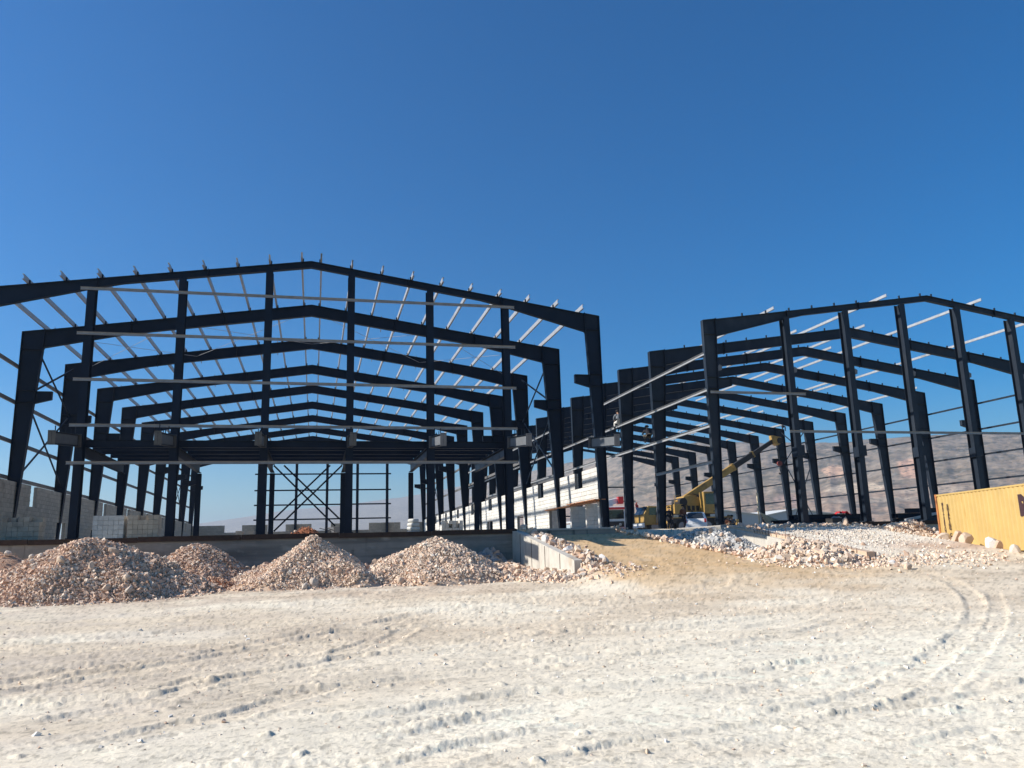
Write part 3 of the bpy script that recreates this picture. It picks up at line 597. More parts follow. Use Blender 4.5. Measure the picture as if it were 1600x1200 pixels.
pile('white rock mound in front of the second ramp wall', 17.0, 26.2, 1.9, 2.3, .78, 1300, PALW, (.035, .15), 34, soil=DUSTM, seed=9, name='rock_heap', cat='rock heap', group=None)
pile('white rock heap, shade put into its grey stones, against the pale side wall of the right plinth', 16.9, 32.6, 1.5, 3.4, .75, 1500, PALG, (.035, .13), 26, soil=DUSTM, seed=10, name='rock_heap', cat='rock heap', group=None)
pile('white gravel ridge on the fill against the right plinth front', 27.6, 33.0, 2.0, 1.1, .62, 1500, PALW, (.03, .10), 18, seed=12, name='gravel_ridge', cat='gravel ridge', group=None)
pile('pinkish rubble lying at the outer foot of the ramp wall', 8.1, 27.4, 1.3, 2.6, .22, 900, PALO+PALW, (.04, .12), 26, seed=13, name='rubble_heap', cat='rubble heap', group=None)
pile('orange earth pile on the left hall floor behind the cross bracing', -.45, 50.0, 1.3, 1.2, .8, 500, [(.42, .17, .08)], (.02, .06), 4, name='earth_pile', cat='earth pile', group=None, soil=REDEARTH, seed=14).location.z = SLAB
pile('low orange earth pile further back on the left hall floor', 5.0, 55.0, 2.0, 1.0, .45, 400, [(.40, .24, .15)], (.02, .06), 2, name='earth_pile', cat='earth pile', group=None, soil=REDEARTH, seed=15).location.z = SLAB
def strip(label, pts, n, wdt, cs, size, lift=.0, name='rubble_strip', big=20):
    root = thing(name, label, 'rubble strip'); P = []; S = RNG.lognormal(math.log((size[0]*size[1])**.5), .4, n).clip(*size)
    for i in range(n+big):
        t = random.random()*(len(pts)-1); k = int(t); t -= k; a = pts[k]; b = pts[k+1]; x = a[0]+(b[0]-a[0])*t+random.gauss(0, wdt); y = a[1]+(b[1]-a[1])*t+random.gauss(0, wdt)
        P.append((x, y, gz(x, y)+abs(random.gauss(0, lift))))
    Pn = np.array(P[:n]); Pn[:, 2] += S*.3
    tag(link('loose_stones', stones('loose_stones', Pn, S, pal(n, cs)), root), kind='stuff')
    for p in P[n:]:
        s_ = random.uniform(size[1]*.8, size[1]*1.5); o = link('stone', random.choice(STV), root, (p[0], p[1], p[2]+s_*.3), (random.uniform(0, 6), random.uniform(0, 6), 0)); o.scale = (s_, s_*.8, s_*.7)
strip('row of orange rocks lining the ramp on top of its retaining wall', [(8.95, 34.2), (9.0, 30), (9.1, 26.2)], 620, .2, PALO, (.06, .16), .12)
strip('rock border along the right edge of the ochre ramp', [(13.3, 40.2), (13.9, 36), (14.6, 31), (15.4, 26.5)], 900, .32, PALO+PALW, (.05, .14), .06)
strip('orange clay lumps along the sloping top of the second ramp wall', [(18.65, 33), (18.75, 29), (18.8, 24.6)], 520, .16, PALR+PALO, (.04, .11), .05)
strip('scattered pink rubble at the mouth of the ochre ramp', [(9.2, 25.8), (9.6, 24.8), (9.2, 24.0)], 220, .45, PALO+PALW, (.02, .08), .0, big=6)
strip('white rubble spread in front of the second ramp', [(15, 24.6), (19, 23.6), (23, 24.6)], 1300, .8, PALW, (.02, .09), .0, big=14)
strip('pink rubble line running toward the container corner', [(25.5, 31.8), (28.5, 30.6), (29.5, 30)], 500, .4, PALO+PALW, (.03, .10), .03, big=10)
strip('white gravel scattered over the whole second ramp fill', [(20, 27), (23, 30), (20.5, 32.5), (25, 33)], 2600, 1.3, [(.70, .62, .52), (.64, .55, .45)], (.012, .07), .0, big=12)
strip('stones spread along the fill below the right plinth', [(19.5, 34.1), (23, 34), (27, 33.9)], 420, .25, PALW, (.03, .12), .03, big=10)
bl = [(26.2, 28.9, .33, 4, 'large pink boulder before the container, split pale and red'), (25.95, 28.15, .30, 1, 'rounded tan boulder touching the pink one by the container'), (25.3, 26.2, .30, 5, 'upright white boulder in front of the container side'), (25.35, 26.0, .22, 4, 'small red boulder under the upright white one'), (24.8, 24.7, .2, 3, 'flat pale boulder near the right picture edge below the container'), (26.9, 30.5, .26, 0, 'pale boulder close to the rusty container corner post'), (24.6, 34.0, .24, 2, 'tan boulder alone at the front edge of the right plinth'), (21.4, 34.0, .16, 0, 'small grey boulder on top of the white fill'), (18.9, 33.7, .2, 6, 'dark boulder at the top end of the second ramp wall'), (17.9, 21.9, .13, 1, 'lone pinkish stone on the dusty ground before the second ramp')]
for x, y, s_, k, lb in bl:
    o = link('boulder', STV[k], None, (x, y, gz(x, y)+s_*.35), (k*1.3, k*.7, k)); o.scale = (s_*1.25, s_, s_*.85); tag(o, lb, 'boulder')
# pebbles over the forecourt
n = 5200; x = RNG.uniform(-9, 20, n); y = 4.5+RNG.beta(1.3, 1.8, n)*23; S = RNG.lognormal(math.log(.008), .5, n).clip(.003, .035)*(1+y/40)
dens = (fbm(x*.4, y*.5, 3, 201) > -.25); x = x[dens]; y = y[dens]; S = S[dens]
zb = base_h(x, y)+detail_h(x.copy(), y.copy())*.9
tag(link('pebbles', stones('pebbles', np.stack([x, y, zb+S*.2], 1), S, pal(len(x), PALW+[(.7, .66, .6)]*3))), 'small pale pebbles strewn over the dusty forecourt', 'pebbles', None, 'stuff')

# ------------------------------------------------------------------ block walls
BL, BH, BT = .4, .2, .2
def bmesh_block(L, D=BT, H=BH, g=.007):
    j = lambda: random.uniform(-.004, .004); mb = MB(); mb.box((g, g, g), (D-g+.002, L-g, H-g)); mb.v = [(a+j(), b+j(), c+j()) for a, b, c in mb.v]; return mb
cache = {}
def block_wall(root, x0, ya, yb, z0, z1, openings, m, maxparts, flip=False, along='y'):
    items = []
    for r in range(int(round((z1-z0)/BH))):
        z = z0+r*BH; cuts = sorted([(a, b) for a, b, c, d in openings if c-.01 < z+BH/2 < d]); runs = []; cur = ya
        for a, b in cuts:
            if a > cur: runs.append((cur, a))
            cur = max(cur, b)
        if cur < yb: runs.append((cur, yb))
        for a, b in runs:
            p = ya+(r % 2)*BL/2-BL
            while p < b:
                s0 = max(p, a); s1 = min(p+BL, b)
                if s1-s0 > .04: items.append((round(s0, 3), round(s1-s0, 2), z))
                p += BL
    items.sort(key=lambda t: t[0])
    for i, (y_, L, z) in enumerate(items[:maxparts]):
        if (L, m.name) not in cache: cache[L, m.name] = bmesh_block(L).mesh('block', m)
        link('block', cache[L, m.name], root, (x0+random.uniform(-.004, .004), y_, z) if along == 'y' else (y_+L, x0, z), (0, 0, 0) if along == 'y' else (0, 0, PI/2))
    rest = items[maxparts:]; V_ = []; C_ = []
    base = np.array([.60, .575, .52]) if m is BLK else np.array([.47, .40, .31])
    mb = MB(); mo = MB()
    for y_, L, z in rest:
        k = base*random.uniform(.88, 1.1); g = .007
        if along == 'y': mb.box((x0+g, y_+g, z+g), (x0+BT-g, y_+L-g, z+BH-g))
        else: mb.box((y_+g, x0+g, z+g), (y_+L-g, x0+BT-g, z+BH-g))
        C_ += [k]*8
    if mb.v:
        me = grid_mesh('block_courses', np.array(mb.v), np.array(mb.f), BLKJ, np.array(C_), False); tag(link('block_courses', me, root), kind='stuff')
    for y_, L, z in items:
        if along == 'y': mo.box((x0+.030, y_-.0005, z-.0005), (x0+BT-.030, y_+L+.0005, z+BH+.0005))
        else: mo.box((y_-.0005, x0+.016, z-.0005), (y_+L+.0005, x0+BT-.016, z+BH+.0005))
    tag(obj('mortar', mo, MORT, root), kind='stuff')
wr = thing('block_wall', 'sunlit white concrete block wall along the right side of the left hall', 'block wall', (0, 0, 0))
opR = [(35.4, 43.6, SLAB, 3.55), (49.3, 51.0, SLAB, 3.55), (58.4, 60.4, SLAB, 3.55), (64, 65.6, SLAB, 3.55), (71, 72.6, SLAB, 3.55)]+[(37.6+7*k, 38.8+7*k, 4.35, 5.2) for k in range(9)]
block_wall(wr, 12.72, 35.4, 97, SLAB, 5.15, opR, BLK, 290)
obj('lintel_board', B((12.55, 35.1, 3.55), (13.0, 43.9, 3.60)), ORANGEW, wr); obj('lintel_board', B((12.35, 34.9, 3.605), (12.9, 39.2, 3.64)), ORANGEW, wr)
for (yy, d) in ((35.4, .34), (37.2, .75), (39.6, .8), (43.6, .55)):
    for r in range(6):
        for j in range(2):
            obj('pier_block', B((12.74+j*d/2+.004, yy+.004, SLAB+.2*r+.004), (12.74+(j+1)*d/2-.004, yy+.196, SLAB+.2*r+.196)), BLK, wr)
for r in range(5):
    for j in range(8, 22):
        if r in (3,) and j % 7 in (2, 3): continue
        obj('pier_block', B((14.2, 35.4+j*.4+(r % 2)*.2+.004, SLAB+.2*r+.004), (14.4, 35.8+j*.4+(r % 2)*.2-.004, SLAB+.2*r+.196)), BLKD, wr)
wl = thing('block_wall', 'shaded grey block wall along the left side of the left hall', 'block wall', (0, 0, 0))
opL = [(43.5+7*k, 44.5+7*k, 4.25, 5.2) for k in range(-2, 8)]+[(48.0, 49.6, SLAB, 3.5), (55, 56.4, SLAB, 3.3), (62, 63.4, SLAB, 3.3), (40.6, 41.3, SLAB, 3.0)]
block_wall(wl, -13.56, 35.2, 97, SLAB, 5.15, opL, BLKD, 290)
wb = thing('block_wall', 'low far block wall with gaps closing the back of the left hall', 'block wall', (0, 0, 0))
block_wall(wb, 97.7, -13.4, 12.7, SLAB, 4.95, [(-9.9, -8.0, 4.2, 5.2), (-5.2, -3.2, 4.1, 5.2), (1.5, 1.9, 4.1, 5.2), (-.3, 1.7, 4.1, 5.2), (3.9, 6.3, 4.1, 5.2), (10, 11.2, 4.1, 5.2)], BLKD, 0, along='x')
# stacks of blocks
def stack(label, x, y, nx, ny, nz, m, drop=0, rz=0):
    root = thing('block_stack', label, 'block stack', (x, y, SLAB), rz, 'stacks of concrete blocks on the left hall floor')
    me = MB(); g = .004; me.box((g, g, g), (.2-g, .4-g, .2-g)); me = me.mesh('block', m)
    hol = MB()
    for zz in (.035, .115): hol.box((.05, -.001, zz), (.15, .01, zz+.05))
    for r in range(nz):
        for i in range(nx):
            for j in range(ny):
                if 0 < j < ny-1 and r < nz-1: continue
                if r == nz-1 and random.random() < drop: continue
                if r == nz-2 and random.random() < drop*.4 and j == 0: continue
                link('block', me, root, (i*.2+random.uniform(-.004, .004), j*.4+random.uniform(-.012, .012), r*.2))
    return root
pb = PALEWOOD
stack('stepped bluish grey block stack at the far left edge of the hall floor', -12.4, 37.2, 7, 2, 5, BLKD, .5)
stack('pale block pallet stack left of its browner neighbour, behind the largest rubble pile', -9.0, 37.2, 6, 2, 5, BLK, .1)
stack('block pallet stack just right of the pale one', -7.65, 37.2, 6, 2, 5, BLKD, .1)
stack('short block stack between the mezzanine posts on the right', 6.9, 45.0, 6, 2, 4, BLK, .3)
stack('low scattered block stack near the far back wall, left of the orange earth', -4.4, 49.5, 5, 2, 3, BLKD, .3)

# ------------------------------------------------------------------ container
cp0 = Vector((28.05, 32.0)); dirc = Vector((-1.72, -6.5)).normalized()
cz = gz(27, 29)-.05; cont = thing('shipping_container', 'yellow shipping container with dark vertical lettering and a rusty corner post', 'shipping container', (cp0.x, cp0.y, .93), math.atan2(dirc.y, dirc.x))
# local +X runs along the long side toward the camera, local +Y is into the container
LC, WC, HC = 12.19, 2.44, 2.52
mb = MB(); nst = 40; prof = []
for k in range(nst):
    p = .12+k*(LC-.24)/nst; q = (LC-.24)/nst; prof += [(p, .045), (p+q*.35, .045), (p+q*.5, .015), (p+q*.85, .015)]
prof += [(LC-.12, .045)]
flip_ = 1
mbs = MB(); n_ = len(prof)
sgn_ = 1
vs = [(a, b, .16) for a, b in prof]+[(a, b, HC-.08) for a, b in prof]+[(a, b+.01, .16) for a, b in prof]+[(a, b+.01, HC-.08) for a, b in prof]
fs = [(i, i+1, n_+i+1, n_+i) for i in range(n_-1)]+[(2*n_+i, 3*n_+i, 3*n_+i+1, 2*n_+i+1) for i in range(n_-1)]
yflip = 1
def cy(mb): mb.v = [(a, yflip*b, c) for a, b, c in mb.v]; return mb
obj('side_panel', cy(mbs.add(vs, fs)), CONT, cont)
obj('side_panel', cy(B((.1, WC-.05, .16), (LC-.1, WC-.02, HC-.08))), CONT, cont); obj('end_panel', cy(B((.02, .1, .16), (.05, WC-.1, HC-.08))), CONT, cont); obj('door_panel', cy(B((LC-.05, .1, .16), (LC-.02, WC-.1, HC-.08))), CONT, cont)
obj('roof_panel', cy(B((.05, .05, HC-.04), (LC-.05, WC-.05, HC-.02))), CONT, cont)
for yy in (0, WC-.12):
    bev(obj('top_rail', cy(B((.1, yy, HC-.085), (LC-.1, yy+.08, HC-.01))), CONT, cont)); bev(obj('bottom_rail', cy(B((.1, yy, 0), (LC-.1, yy+.12, .16))), CONT, cont))
    for xx in (0, LC-.12): bev(obj('corner_post', cy(B((xx, yy, .12), (xx+.12, yy+.12, HC-.12))), RUST if xx == 0 else CONT, cont))
    for xx in (-.005, LC-.175):
        for zz in (-.005, HC-.12): bev(obj('corner_casting', cy(B((xx, yy-.006 if yy == 0 else yy-.05, zz), (xx+.18, yy+.17, zz+.125))), RUST, cont))
for xx in (.02, LC-.1): obj('end_rail', cy(B((xx, .12, HC-.1), (xx+.08, WC-.12, HC))), CONT, cont); obj('end_rail', cy(B((xx, .12, 0), (xx+.08, WC-.12, .16))), CONT, cont)
def lettering(txt, px, pz, size, parent, name='lettering', gap=None, bold=0):
    for i, ch in enumerate(txt):
        if ch == ' ': continue
        cu = bpy.data.curves.new('lettering', 'FONT'); cu.body = ch; cu.size = size; cu.extrude = .002; cu.align_x = 'CENTER'; cu.offset = bold; cu.materials.append(INK)
        o = link(name, cu, parent, (px, .012, pz-i*(gap or size*.95)), (PI/2, 0, 0))
    return
YTX = -1
def letters(txt, px, pz, size, gap, bold=.004, sx=1.0):
    for i, ch in enumerate(txt):
        if ch == ' ': continue
        cu = bpy.data.curves.new('lettering', 'FONT'); cu.body = ch; cu.size = size; cu.extrude = .002; cu.align_x = 'CENTER'; cu.offset = bold; cu.materials.append(INK)
        o = bpy.data.objects.new('tmp', cu); COL.objects.link(o); me = bpy.data.meshes.new_from_object(o.evaluated_get(bpy.context.evaluated_depsgraph_get())); bpy.data.objects.remove(o); me.materials.clear(); me.materials.append(INK)
        o = link('letter', me, cont, (px, .009, pz-i*gap), (PI/2, 0, 0)); o.scale = (sx, 1, 1)
letters('MEDITERRANEAN', .60, 2.0, .175, .132, .009, 1.15); letters('SHIPPING CO', 1.02, 1.9, .19, .143, .009, 1.15)
letters('M', 6.9, 1.35, 1.05, 1, .06, 1.3); letters('SC', 7.0, .42, .85, 1, .04)
# ------------------------------------------------------------------ vehicles
def wheel(parent, x, y, z, r, wd, name='wheel', rim=GREYM):
    o = obj(name, MB().cyl((x, y-wd/2, z), (x, y+wd/2, z), r, 20), RUBBER, parent); bev(o, .03)
    obj('rim', MB().cyl((x, y-wd/2-.012, z), (x, y+wd/2+.012, z), r*.58, 14).cyl((x, y-wd/2-.03, z), (x, y+wd/2+.03, z), r*.2, 8), rim, o); return o
G2 = 2.33
cr = thing('truck_crane', 'yellow truck crane with its boom raised through the right hall frame', 'mobile crane', (28.2, 60, G2), .0)
# carrier along X, front (cab) at the left
bev(obj('chassis', MB().prism([(-3.3, .75), (4.2, .75), (4.2, 1.15), (-1.4, 1.15), (-1.5, .95), (-3.3, .95)], -1.15, 1.15), DARK, cr), .02)
obj('deck', B((-1.5, -1.2, 1.16), (4.2, 1.2, 1.24)), YEL, cr)
c_ = bev(obj('carrier_cab', MB().prism([(-3.45, .7), (-1.6, .7), (-1.6, 2.1), (-3.0, 2.15), (-3.4, 1.5)], -1.22, .75), YEL, cr), .04)
obj('windscreen', MB().prism([(-3.42, 1.5), (-3.02, 2.1), (-3.04, 2.12), (-3.44, 1.52)], -1.1, .65), GLASS, c_); obj('side_window', B((-2.95, -1.235, 1.45), (-1.9, -1.222, 2.0)), GLASS, c_)
obj('bumper', B((-3.6, -1.25, .5), (-3.4, 1.25, .85)), WHITE, cr); obj('step_ladder', MB().bar((-2.4, -1.3, .8), (-2.2, -1.3, 3.5), .05, .05).bar((-2.1, -1.3, .8), (-1.95, -1.3, 3.5), .05, .05), GREYM, cr)
for k, xx in enumerate((-2.5, -.2, 2.0, 3.3)):
    for yy in (-1.0, 1.0): wheel(cr, xx, yy, .55, .55, .34)
for xx in (-1.9, 3.9):
    for s in (-1, 1): obj('outrigger', B((xx-.12, min(s*1.2, s*2.4), .75), (xx+.12, max(s*1.2, s*2.4), .95)).box((xx-.08, s*2.3-.08, .05), (xx+.08, s*2.3+.08, .9)).box((xx-.25, s*2.3-.25, 0), (xx+.25, s*2.3+.25, .06)), YEL, cr)
obj('turntable', MB().cyl((1.9, 0, 1.24), (1.9, 0, 1.5), .85, 20), DARK, cr)
bev(obj('superstructure', MB().prism([(.0, 1.5), (3.4, 1.5), (3.4, 2.2), (2.6, 2.6), (1.0, 3.0), (.4, 2.9), (.0, 2.2)], -.55, .9), YEL, cr), .04)
obj('counterweight', B((-.75, -1.15, 1.5), (-.02, 1.15, 2.25)), YEL, cr); obj('winch', MB().cyl((.3, -.62, 2.45), (.3, .97, 2.45), .33, 14), DARK, cr)
oc = bev(obj('operator_cab', MB().prism([(1.7, 1.5), (3.0, 1.5), (3.1, 2.2), (2.8, 3.2), (1.7, 3.2)], -1.35, -.58), YEL, cr), .03)
obj('cab_window', B((1.85, -1.362, 2.2), (2.8, -1.352, 3.05)), GLASS, oc); obj('cab_front_window', MB().prism([(3.115, 2.2), (2.84, 3.1), (2.86, 3.1), (3.14, 2.2)], -1.25, -.68), GLASS, oc)
pv_ = Vector((.75, 0, 2.75)); tip = Vector((9.3, 0, 7.55)); d_ = (tip-pv_).normalized()
bm_ = bev(obj('boom', MB().bar(pv_-d_*.8, pv_+d_*5.1, .42, .52), YEL, cr), .03)
b2_ = bev(obj('boom_section', MB().bar(pv_+d_*5.1, pv_+d_*7.3, .38, .44), DARK, bm_), .02); b3_ = obj('boom_section', MB().bar(pv_+d_*7.3, tip, .28, .33), DARK, bm_)
obj('boom_collar', MB().bar(pv_+d_*5.0, pv_+d_*5.2, .5, .6).bar(pv_+d_*7.2, pv_+d_*7.35, .44, .52), YEL, bm_)
obj('boom_head', MB().prism([(-.35, .35), (.45, .2), (.55, -.25), (.1, -.5), (-.3, -.25)], -.28, .28), YEL, cr, tip+Vector((0, 0, 0)))
obj('sheave', MB().cyl((.3, -.3, -.1), (.3, .3, -.1), .26, 14), DARK, cr, tip)
for k in range(4): obj('engine_louvre', B((.25+k*.38, -.565, 1.75), (.5+k*.38, -.552, 2.15)), DARK, cr)
obj('hydraulic_hose', MB().cyl((2.9, -.6, 1.7), (2.0, -.7, 2.9), .03, 6).cyl((2.0, -.7, 2.9), (1.2, -.4, 3.1), .03, 6).cyl((1.2, -.7, 1.4), (.4, -.75, 2.3), .03, 6), DARK, cr)
obj('handrail', MB().cyl((-.7, -1.1, 2.25), (-.7, -1.1, 2.9), .025, 6).cyl((-.7, -1.1, 2.9), (.0, -.6, 3.0), .025, 6).cyl((-.7, 1.0, 2.25), (-.7, 1.0, 2.9), .025, 6), YEL, cr)
obj('tool_box', B((.3, -1.24, .8), (1.2, -1.18, 1.14)).box((2.5, -1.24, .8), (2.9, -1.18, 1.14)), DARK, cr)
obj('lift_cylinder', MB().cyl((2.6, 0, 1.9), tuple(pv_+d_*3.6-Vector((0, 0, .3))), .13, 10), GREYM, cr)
obj('hoist_rope', MB().cyl(tip+Vector((.2, -.05, -.4)), tip+Vector((.2, -.05, -1.75)), .02, 5).cyl(tip+Vector((.3, .05, -.4)), tip+Vector((.3, .05, -1.75)), .02, 5), DARK, cr)
hb = obj('hook_block', MB().cyl(tip+Vector((.25, -.12, -2.0)), tip+Vector((.25, .12, -2.0)), .2, 12), HOOKR, cr)
hk = MB(); pts = [(0, -.3), (0, -.55), (.14, -.68), (.1, -.86), (-.06, -.88), (-.13, -.76)]
for a, b in zip(pts[:-1], pts[1:]): hk.cyl(tip+Vector((.25+a[0], 0, -2+a[1])), tip+Vector((.25+b[0], 0, -2+b[1])), .05, 6)
obj('hook', hk, DARK, hb)
# white car seen from the rear
car = thing('parked_car', 'white estate car seen from behind in front of the yellow crane', 'car', (27.75, 56, G2), -.47)
prof_ = [(-2.0, .32), (2.1, .32), (2.15, .62), (2.0, .82), (1.1, .95), (.45, 1.42), (-1.5, 1.46), (-1.95, 1.0), (-2.05, .6)]
# profile runs along y (front = +y); body lofted with narrower roof
def carbody():
    ys = [-2.05, -2.0, -1.82, -1.5, -.5, .4, 1.05, 1.9, 2.12]; mb = MB(); ring = []
    for y_ in ys:
        top = np.interp(y_, [-2.05, -1.98, -1.75, -1.45, .4, 1.05, 1.9, 2.12], [.72, .98, 1.28, 1.47, 1.43, .97, .85, .6]); hwd = np.interp(y_, [-2.05, -1.6, 1.5, 2.12], [.76, .83, .83, .7]); rw = hwd-(.17 if top > 1.1 else .05)
        mid = min(.93, top-.03); ring.append([(-hwd+.04, y_, .3), (-hwd, y_, .55), (-hwd+.01, y_, mid), (-rw, y_, top-.04), (-rw+.12, y_, top), (rw-.12, y_, top), (rw, y_, top-.04), (hwd-.01, y_, mid), (hwd, y_, .55), (hwd-.04, y_, .3)])
    n = 10; vs = [p for r in ring for p in r]; fs = [(i*n+j, i*n+(j+1) % n, (i+1)*n+(j+1) % n, (i+1)*n+j) for i in range(len(ys)-1) for j in range(n)]; fs += [tuple(range(n)), tuple(range(len(vs)-1, len(vs)-n-1, -1))]
    return mb.add(vs, fs)
cb_ = bev(obj('body', carbody(), WHITE, car), .02)
obj('rear_window', MB().add([(-.6, -1.99, 1.0), (.6, -1.99, 1.0), (.52, -1.66, 1.39), (-.52, -1.66, 1.39), (-.6, -1.96, 1.0), (.6, -1.96, 1.0), (.52, -1.63, 1.39), (-.52, -1.63, 1.39)], [(0,1,2,3),(7,6,5,4),(0,4,5,1),(1,5,6,2),(2,6,7,3),(3,7,4,0)]), GLASS, car)
for s in (-1, 1):
    obj('side_window', MB().add([(s*.835, -1.55, .98), (s*.835, .75, .98), (s*.69, .42, 1.37), (s*.69, -1.4, 1.38), (s*.80, -1.55, .98), (s*.80, .75, .98), (s*.66, .42, 1.37), (s*.66, -1.4, 1.38)], [(0,1,2,3),(7,6,5,4),(0,4,5,1),(1,5,6,2),(2,6,7,3),(3,7,4,0)]), GLASS, car)
    obj('tail_light', B((s*.7-.07, -2.075, .68), (s*.7+.07, -2.0, .95)), REDLAMP, car)
    for yy in (-1.3, 1.35):
        wo = obj('wheel', MB().cyl((s*.72-.1, yy, .31), (s*.72+.1, yy, .31), .31, 18), RUBBER, car); obj('hubcap', MB().cyl((s*.72-.11, yy, .31), (s*.72+.11, yy, .31), .18, 12), CHROME, wo)
obj('rear_bumper', B((-.8, -2.14, .35), (.8, -2.04, .58)), WHITE, car); obj('number_plate', B((-.26, -2.085, .64), (.26, -2.065, .76)), WHITE, car)
# red and white truck
tk = thing('boom_truck', 'white and red truck with a folded boom over its cab, between the halls', 'truck', (28.65, 76, G2), -.2)
bev(obj('cab', MB().prism([(-1.1, .7), (1.1, .7), (1.1, 2.3), (1.0, 2.95), (-1.1, 2.95), (-1.15, 1.7)], -1.15, 1.15, 'x'), WHITE, tk), .05)
obj('windscreen', B((-1.0, -1.19, 1.75), (1.0, -1.15, 2.6)), GLASS, tk); obj('sun_visor', B((-1.1, -1.4, 2.65), (1.1, -1.16, 2.85)), RED, tk)
obj('grille', B((-.65, -1.2, .95), (1.0, -1.15, 1.5)), DARK, tk); obj('grille_badge', MB().cyl((.6, -1.23, 1.2), (.6, -1.2, 1.2), .14, 14), CHROME, tk); obj('trim_panel', B((-1.12, -1.19, .9), (-.68, -1.15, 1.6)), RED, tk); obj('bumper', B((-1.2, -1.35, .45), (1.2, -1.1, .85)), RED, tk)
for s in (-1, 1):
    obj('door_window', B((s*1.16-.01, -.7, 1.75), (s*1.16+.01, .5, 2.5)), GLASS, tk); obj('mirror', B((s*1.45-.1, -1.2, 1.7), (s*1.45+.1, -1.1, 2.3)).box((min(s*1.15, s*1.4), -1.17, 2.2), (max(s*1.15, s*1.4), -1.13, 2.24)), DARK, tk)
    obj('headlight', B((s*.95-.14, -1.38, .55), (s*.95+.14, -1.35, .75)), CHROME, tk)
    for yy in (-.3, 3.5, 4.8, 6.2):
        wo = obj('wheel', MB().cyl((s*.95-.17, yy, .5), (s*.95+.17, yy, .5), .5, 18), RUBBER, tk); obj('rim', MB().cyl((s*.95-.18, yy, .5), (s*.95+.18, yy, .5), .28, 12), GREYM, wo)
obj('chassis', B((-.5, 1.1, .6), (.5, 8, 1.0)), DARK, tk); obj('flatbed', B((-1.2, 1.6, 1.0), (1.2, 8, 1.6)), RED, tk)
bev(obj('folded_boom', MB().bar((-1.25, -.9, 3.2), (1.0, .6, 3.65), .55, .5).bar((-1.2, .1, 3.0), (.6, 3.8, 3.4), .4, .4), WHITE, tk), .03); obj('boom_joint', B((.7, -.3, 3.25), (1.2, .9, 3.95)), RED, tk); obj('boom_stripe', MB().bar((-1.3, -.92, 3.05), (-.5, -.4, 3.2), .57, .3), RED, tk)

# ------------------------------------------------------------------ people
def person(label, loc, rz, pose, shirt, trousers, hat=None, sit=False, scale=1.0):
    J = dict(pel=(0, 0, .95), ch=(0, 0, 1.3), nk=(0, 0, 1.5), hd=(0, -.02, 1.64), lsh=(-.19, 0, 1.43), rsh=(.19, 0, 1.43), lel=(-.25, .02, 1.15), rel=(.25, .02, 1.15), lha=(-.25, -.12, .93), rha=(.25, -.12, .93), lkn=(-.11, -.02, .5), rkn=(.11, -.02, .5), lft=(-.12, .02, .06), rft=(.12, .02, .06), ltoe=(-.13, -.17, .04), rtoe=(.13, -.17, .04))
    J.update(pose); names = list(J); E_ = [('pel', 'ch'), ('ch', 'nk'), ('nk', 'hd'), ('ch', 'lsh'), ('ch', 'rsh'), ('lsh', 'lel'), ('rsh', 'rel'), ('lel', 'lha'), ('rel', 'rha'), ('pel', 'lkn'), ('pel', 'rkn'), ('lkn', 'lft'), ('rkn', 'rft'), ('lft', 'ltoe'), ('rft', 'rtoe')]
    RD = dict(pel=.15, ch=.15, nk=.06, hd=.10, lsh=.075, rsh=.075, lel=.05, rel=.05, lha=.04, rha=.04, lkn=.07, rkn=.07, lft=.05, rft=.05, ltoe=.04, rtoe=.04)
    me = bpy.data.meshes.new('person'); me.from_pydata([J[k] for k in names], [(names.index(a), names.index(b)) for a, b in E_], [])
    o = bpy.data.objects.new('tmp', me); COL.objects.link(o); md = o.modifiers.new('s', 'SKIN'); sv = me.skin_vertices[0].data
    for i, k in enumerate(names): sv[i].radius = (RD[k], RD[k]); sv[i].use_root = k == 'pel'
    o.modifiers.new('u', 'SUBSURF').levels = 1; dg = bpy.context.evaluated_depsgraph_get(); m2 = bpy.data.meshes.new_from_object(o.evaluated_get(dg)); bpy.data.objects.remove(o)
    m2.materials.clear()
    for q in (shirt, trousers, SKIN, CB): m2.materials.append(q)
    low = {'lkn', 'rkn', 'pel'}; 
    for p in m2.polygons:
        c = p.center; k = min(names, key=lambda n: (Vector(J[n])-c).length-RD[n]); p.material_index = 2 if k in ('hd', 'nk', 'lha', 'rha') else 3 if k in ('ltoe', 'rtoe', 'lft', 'rft') else 1 if k in low else 0; p.use_smooth = True
    r = link('person', m2, None, loc, (0, 0, rz)); r.scale = (scale,)*3; tag(r, label, 'person')
    h = Vector(J['hd']); mb = MB()
    for a in range(5):
        t0 = a*PI/10; t1 = (a+1)*PI/10; mb.cyl(h+Vector((0, .01, .02+.125*math.sin(t0))), h+Vector((0, .01, .02+.125*math.sin(t1)+.001)), .125*math.cos(t0), 12, max(.125*math.cos(t1), .01))
    obj('helmet' if hat else 'hair', mb, hat or HAIR, r, smooth=True); return r
SIT = dict(pel=(0, 0, .1), ch=(0, -.08, .42), nk=(0, -.14, .62), hd=(0, -.2, .76), lsh=(-.19, -.1, .56), rsh=(.19, -.1, .56), lel=(-.24, -.28, .34), rel=(.24, -.28, .34), lha=(-.12, -.42, .2), rha=(.12, -.42, .2), lkn=(-.13, -.42, .08), rkn=(.13, -.44, .1), lft=(-.13, -.4, -.34), rft=(.13, -.42, -.32), ltoe=(-.13, -.56, -.38), rtoe=(.13, -.58, -.36))
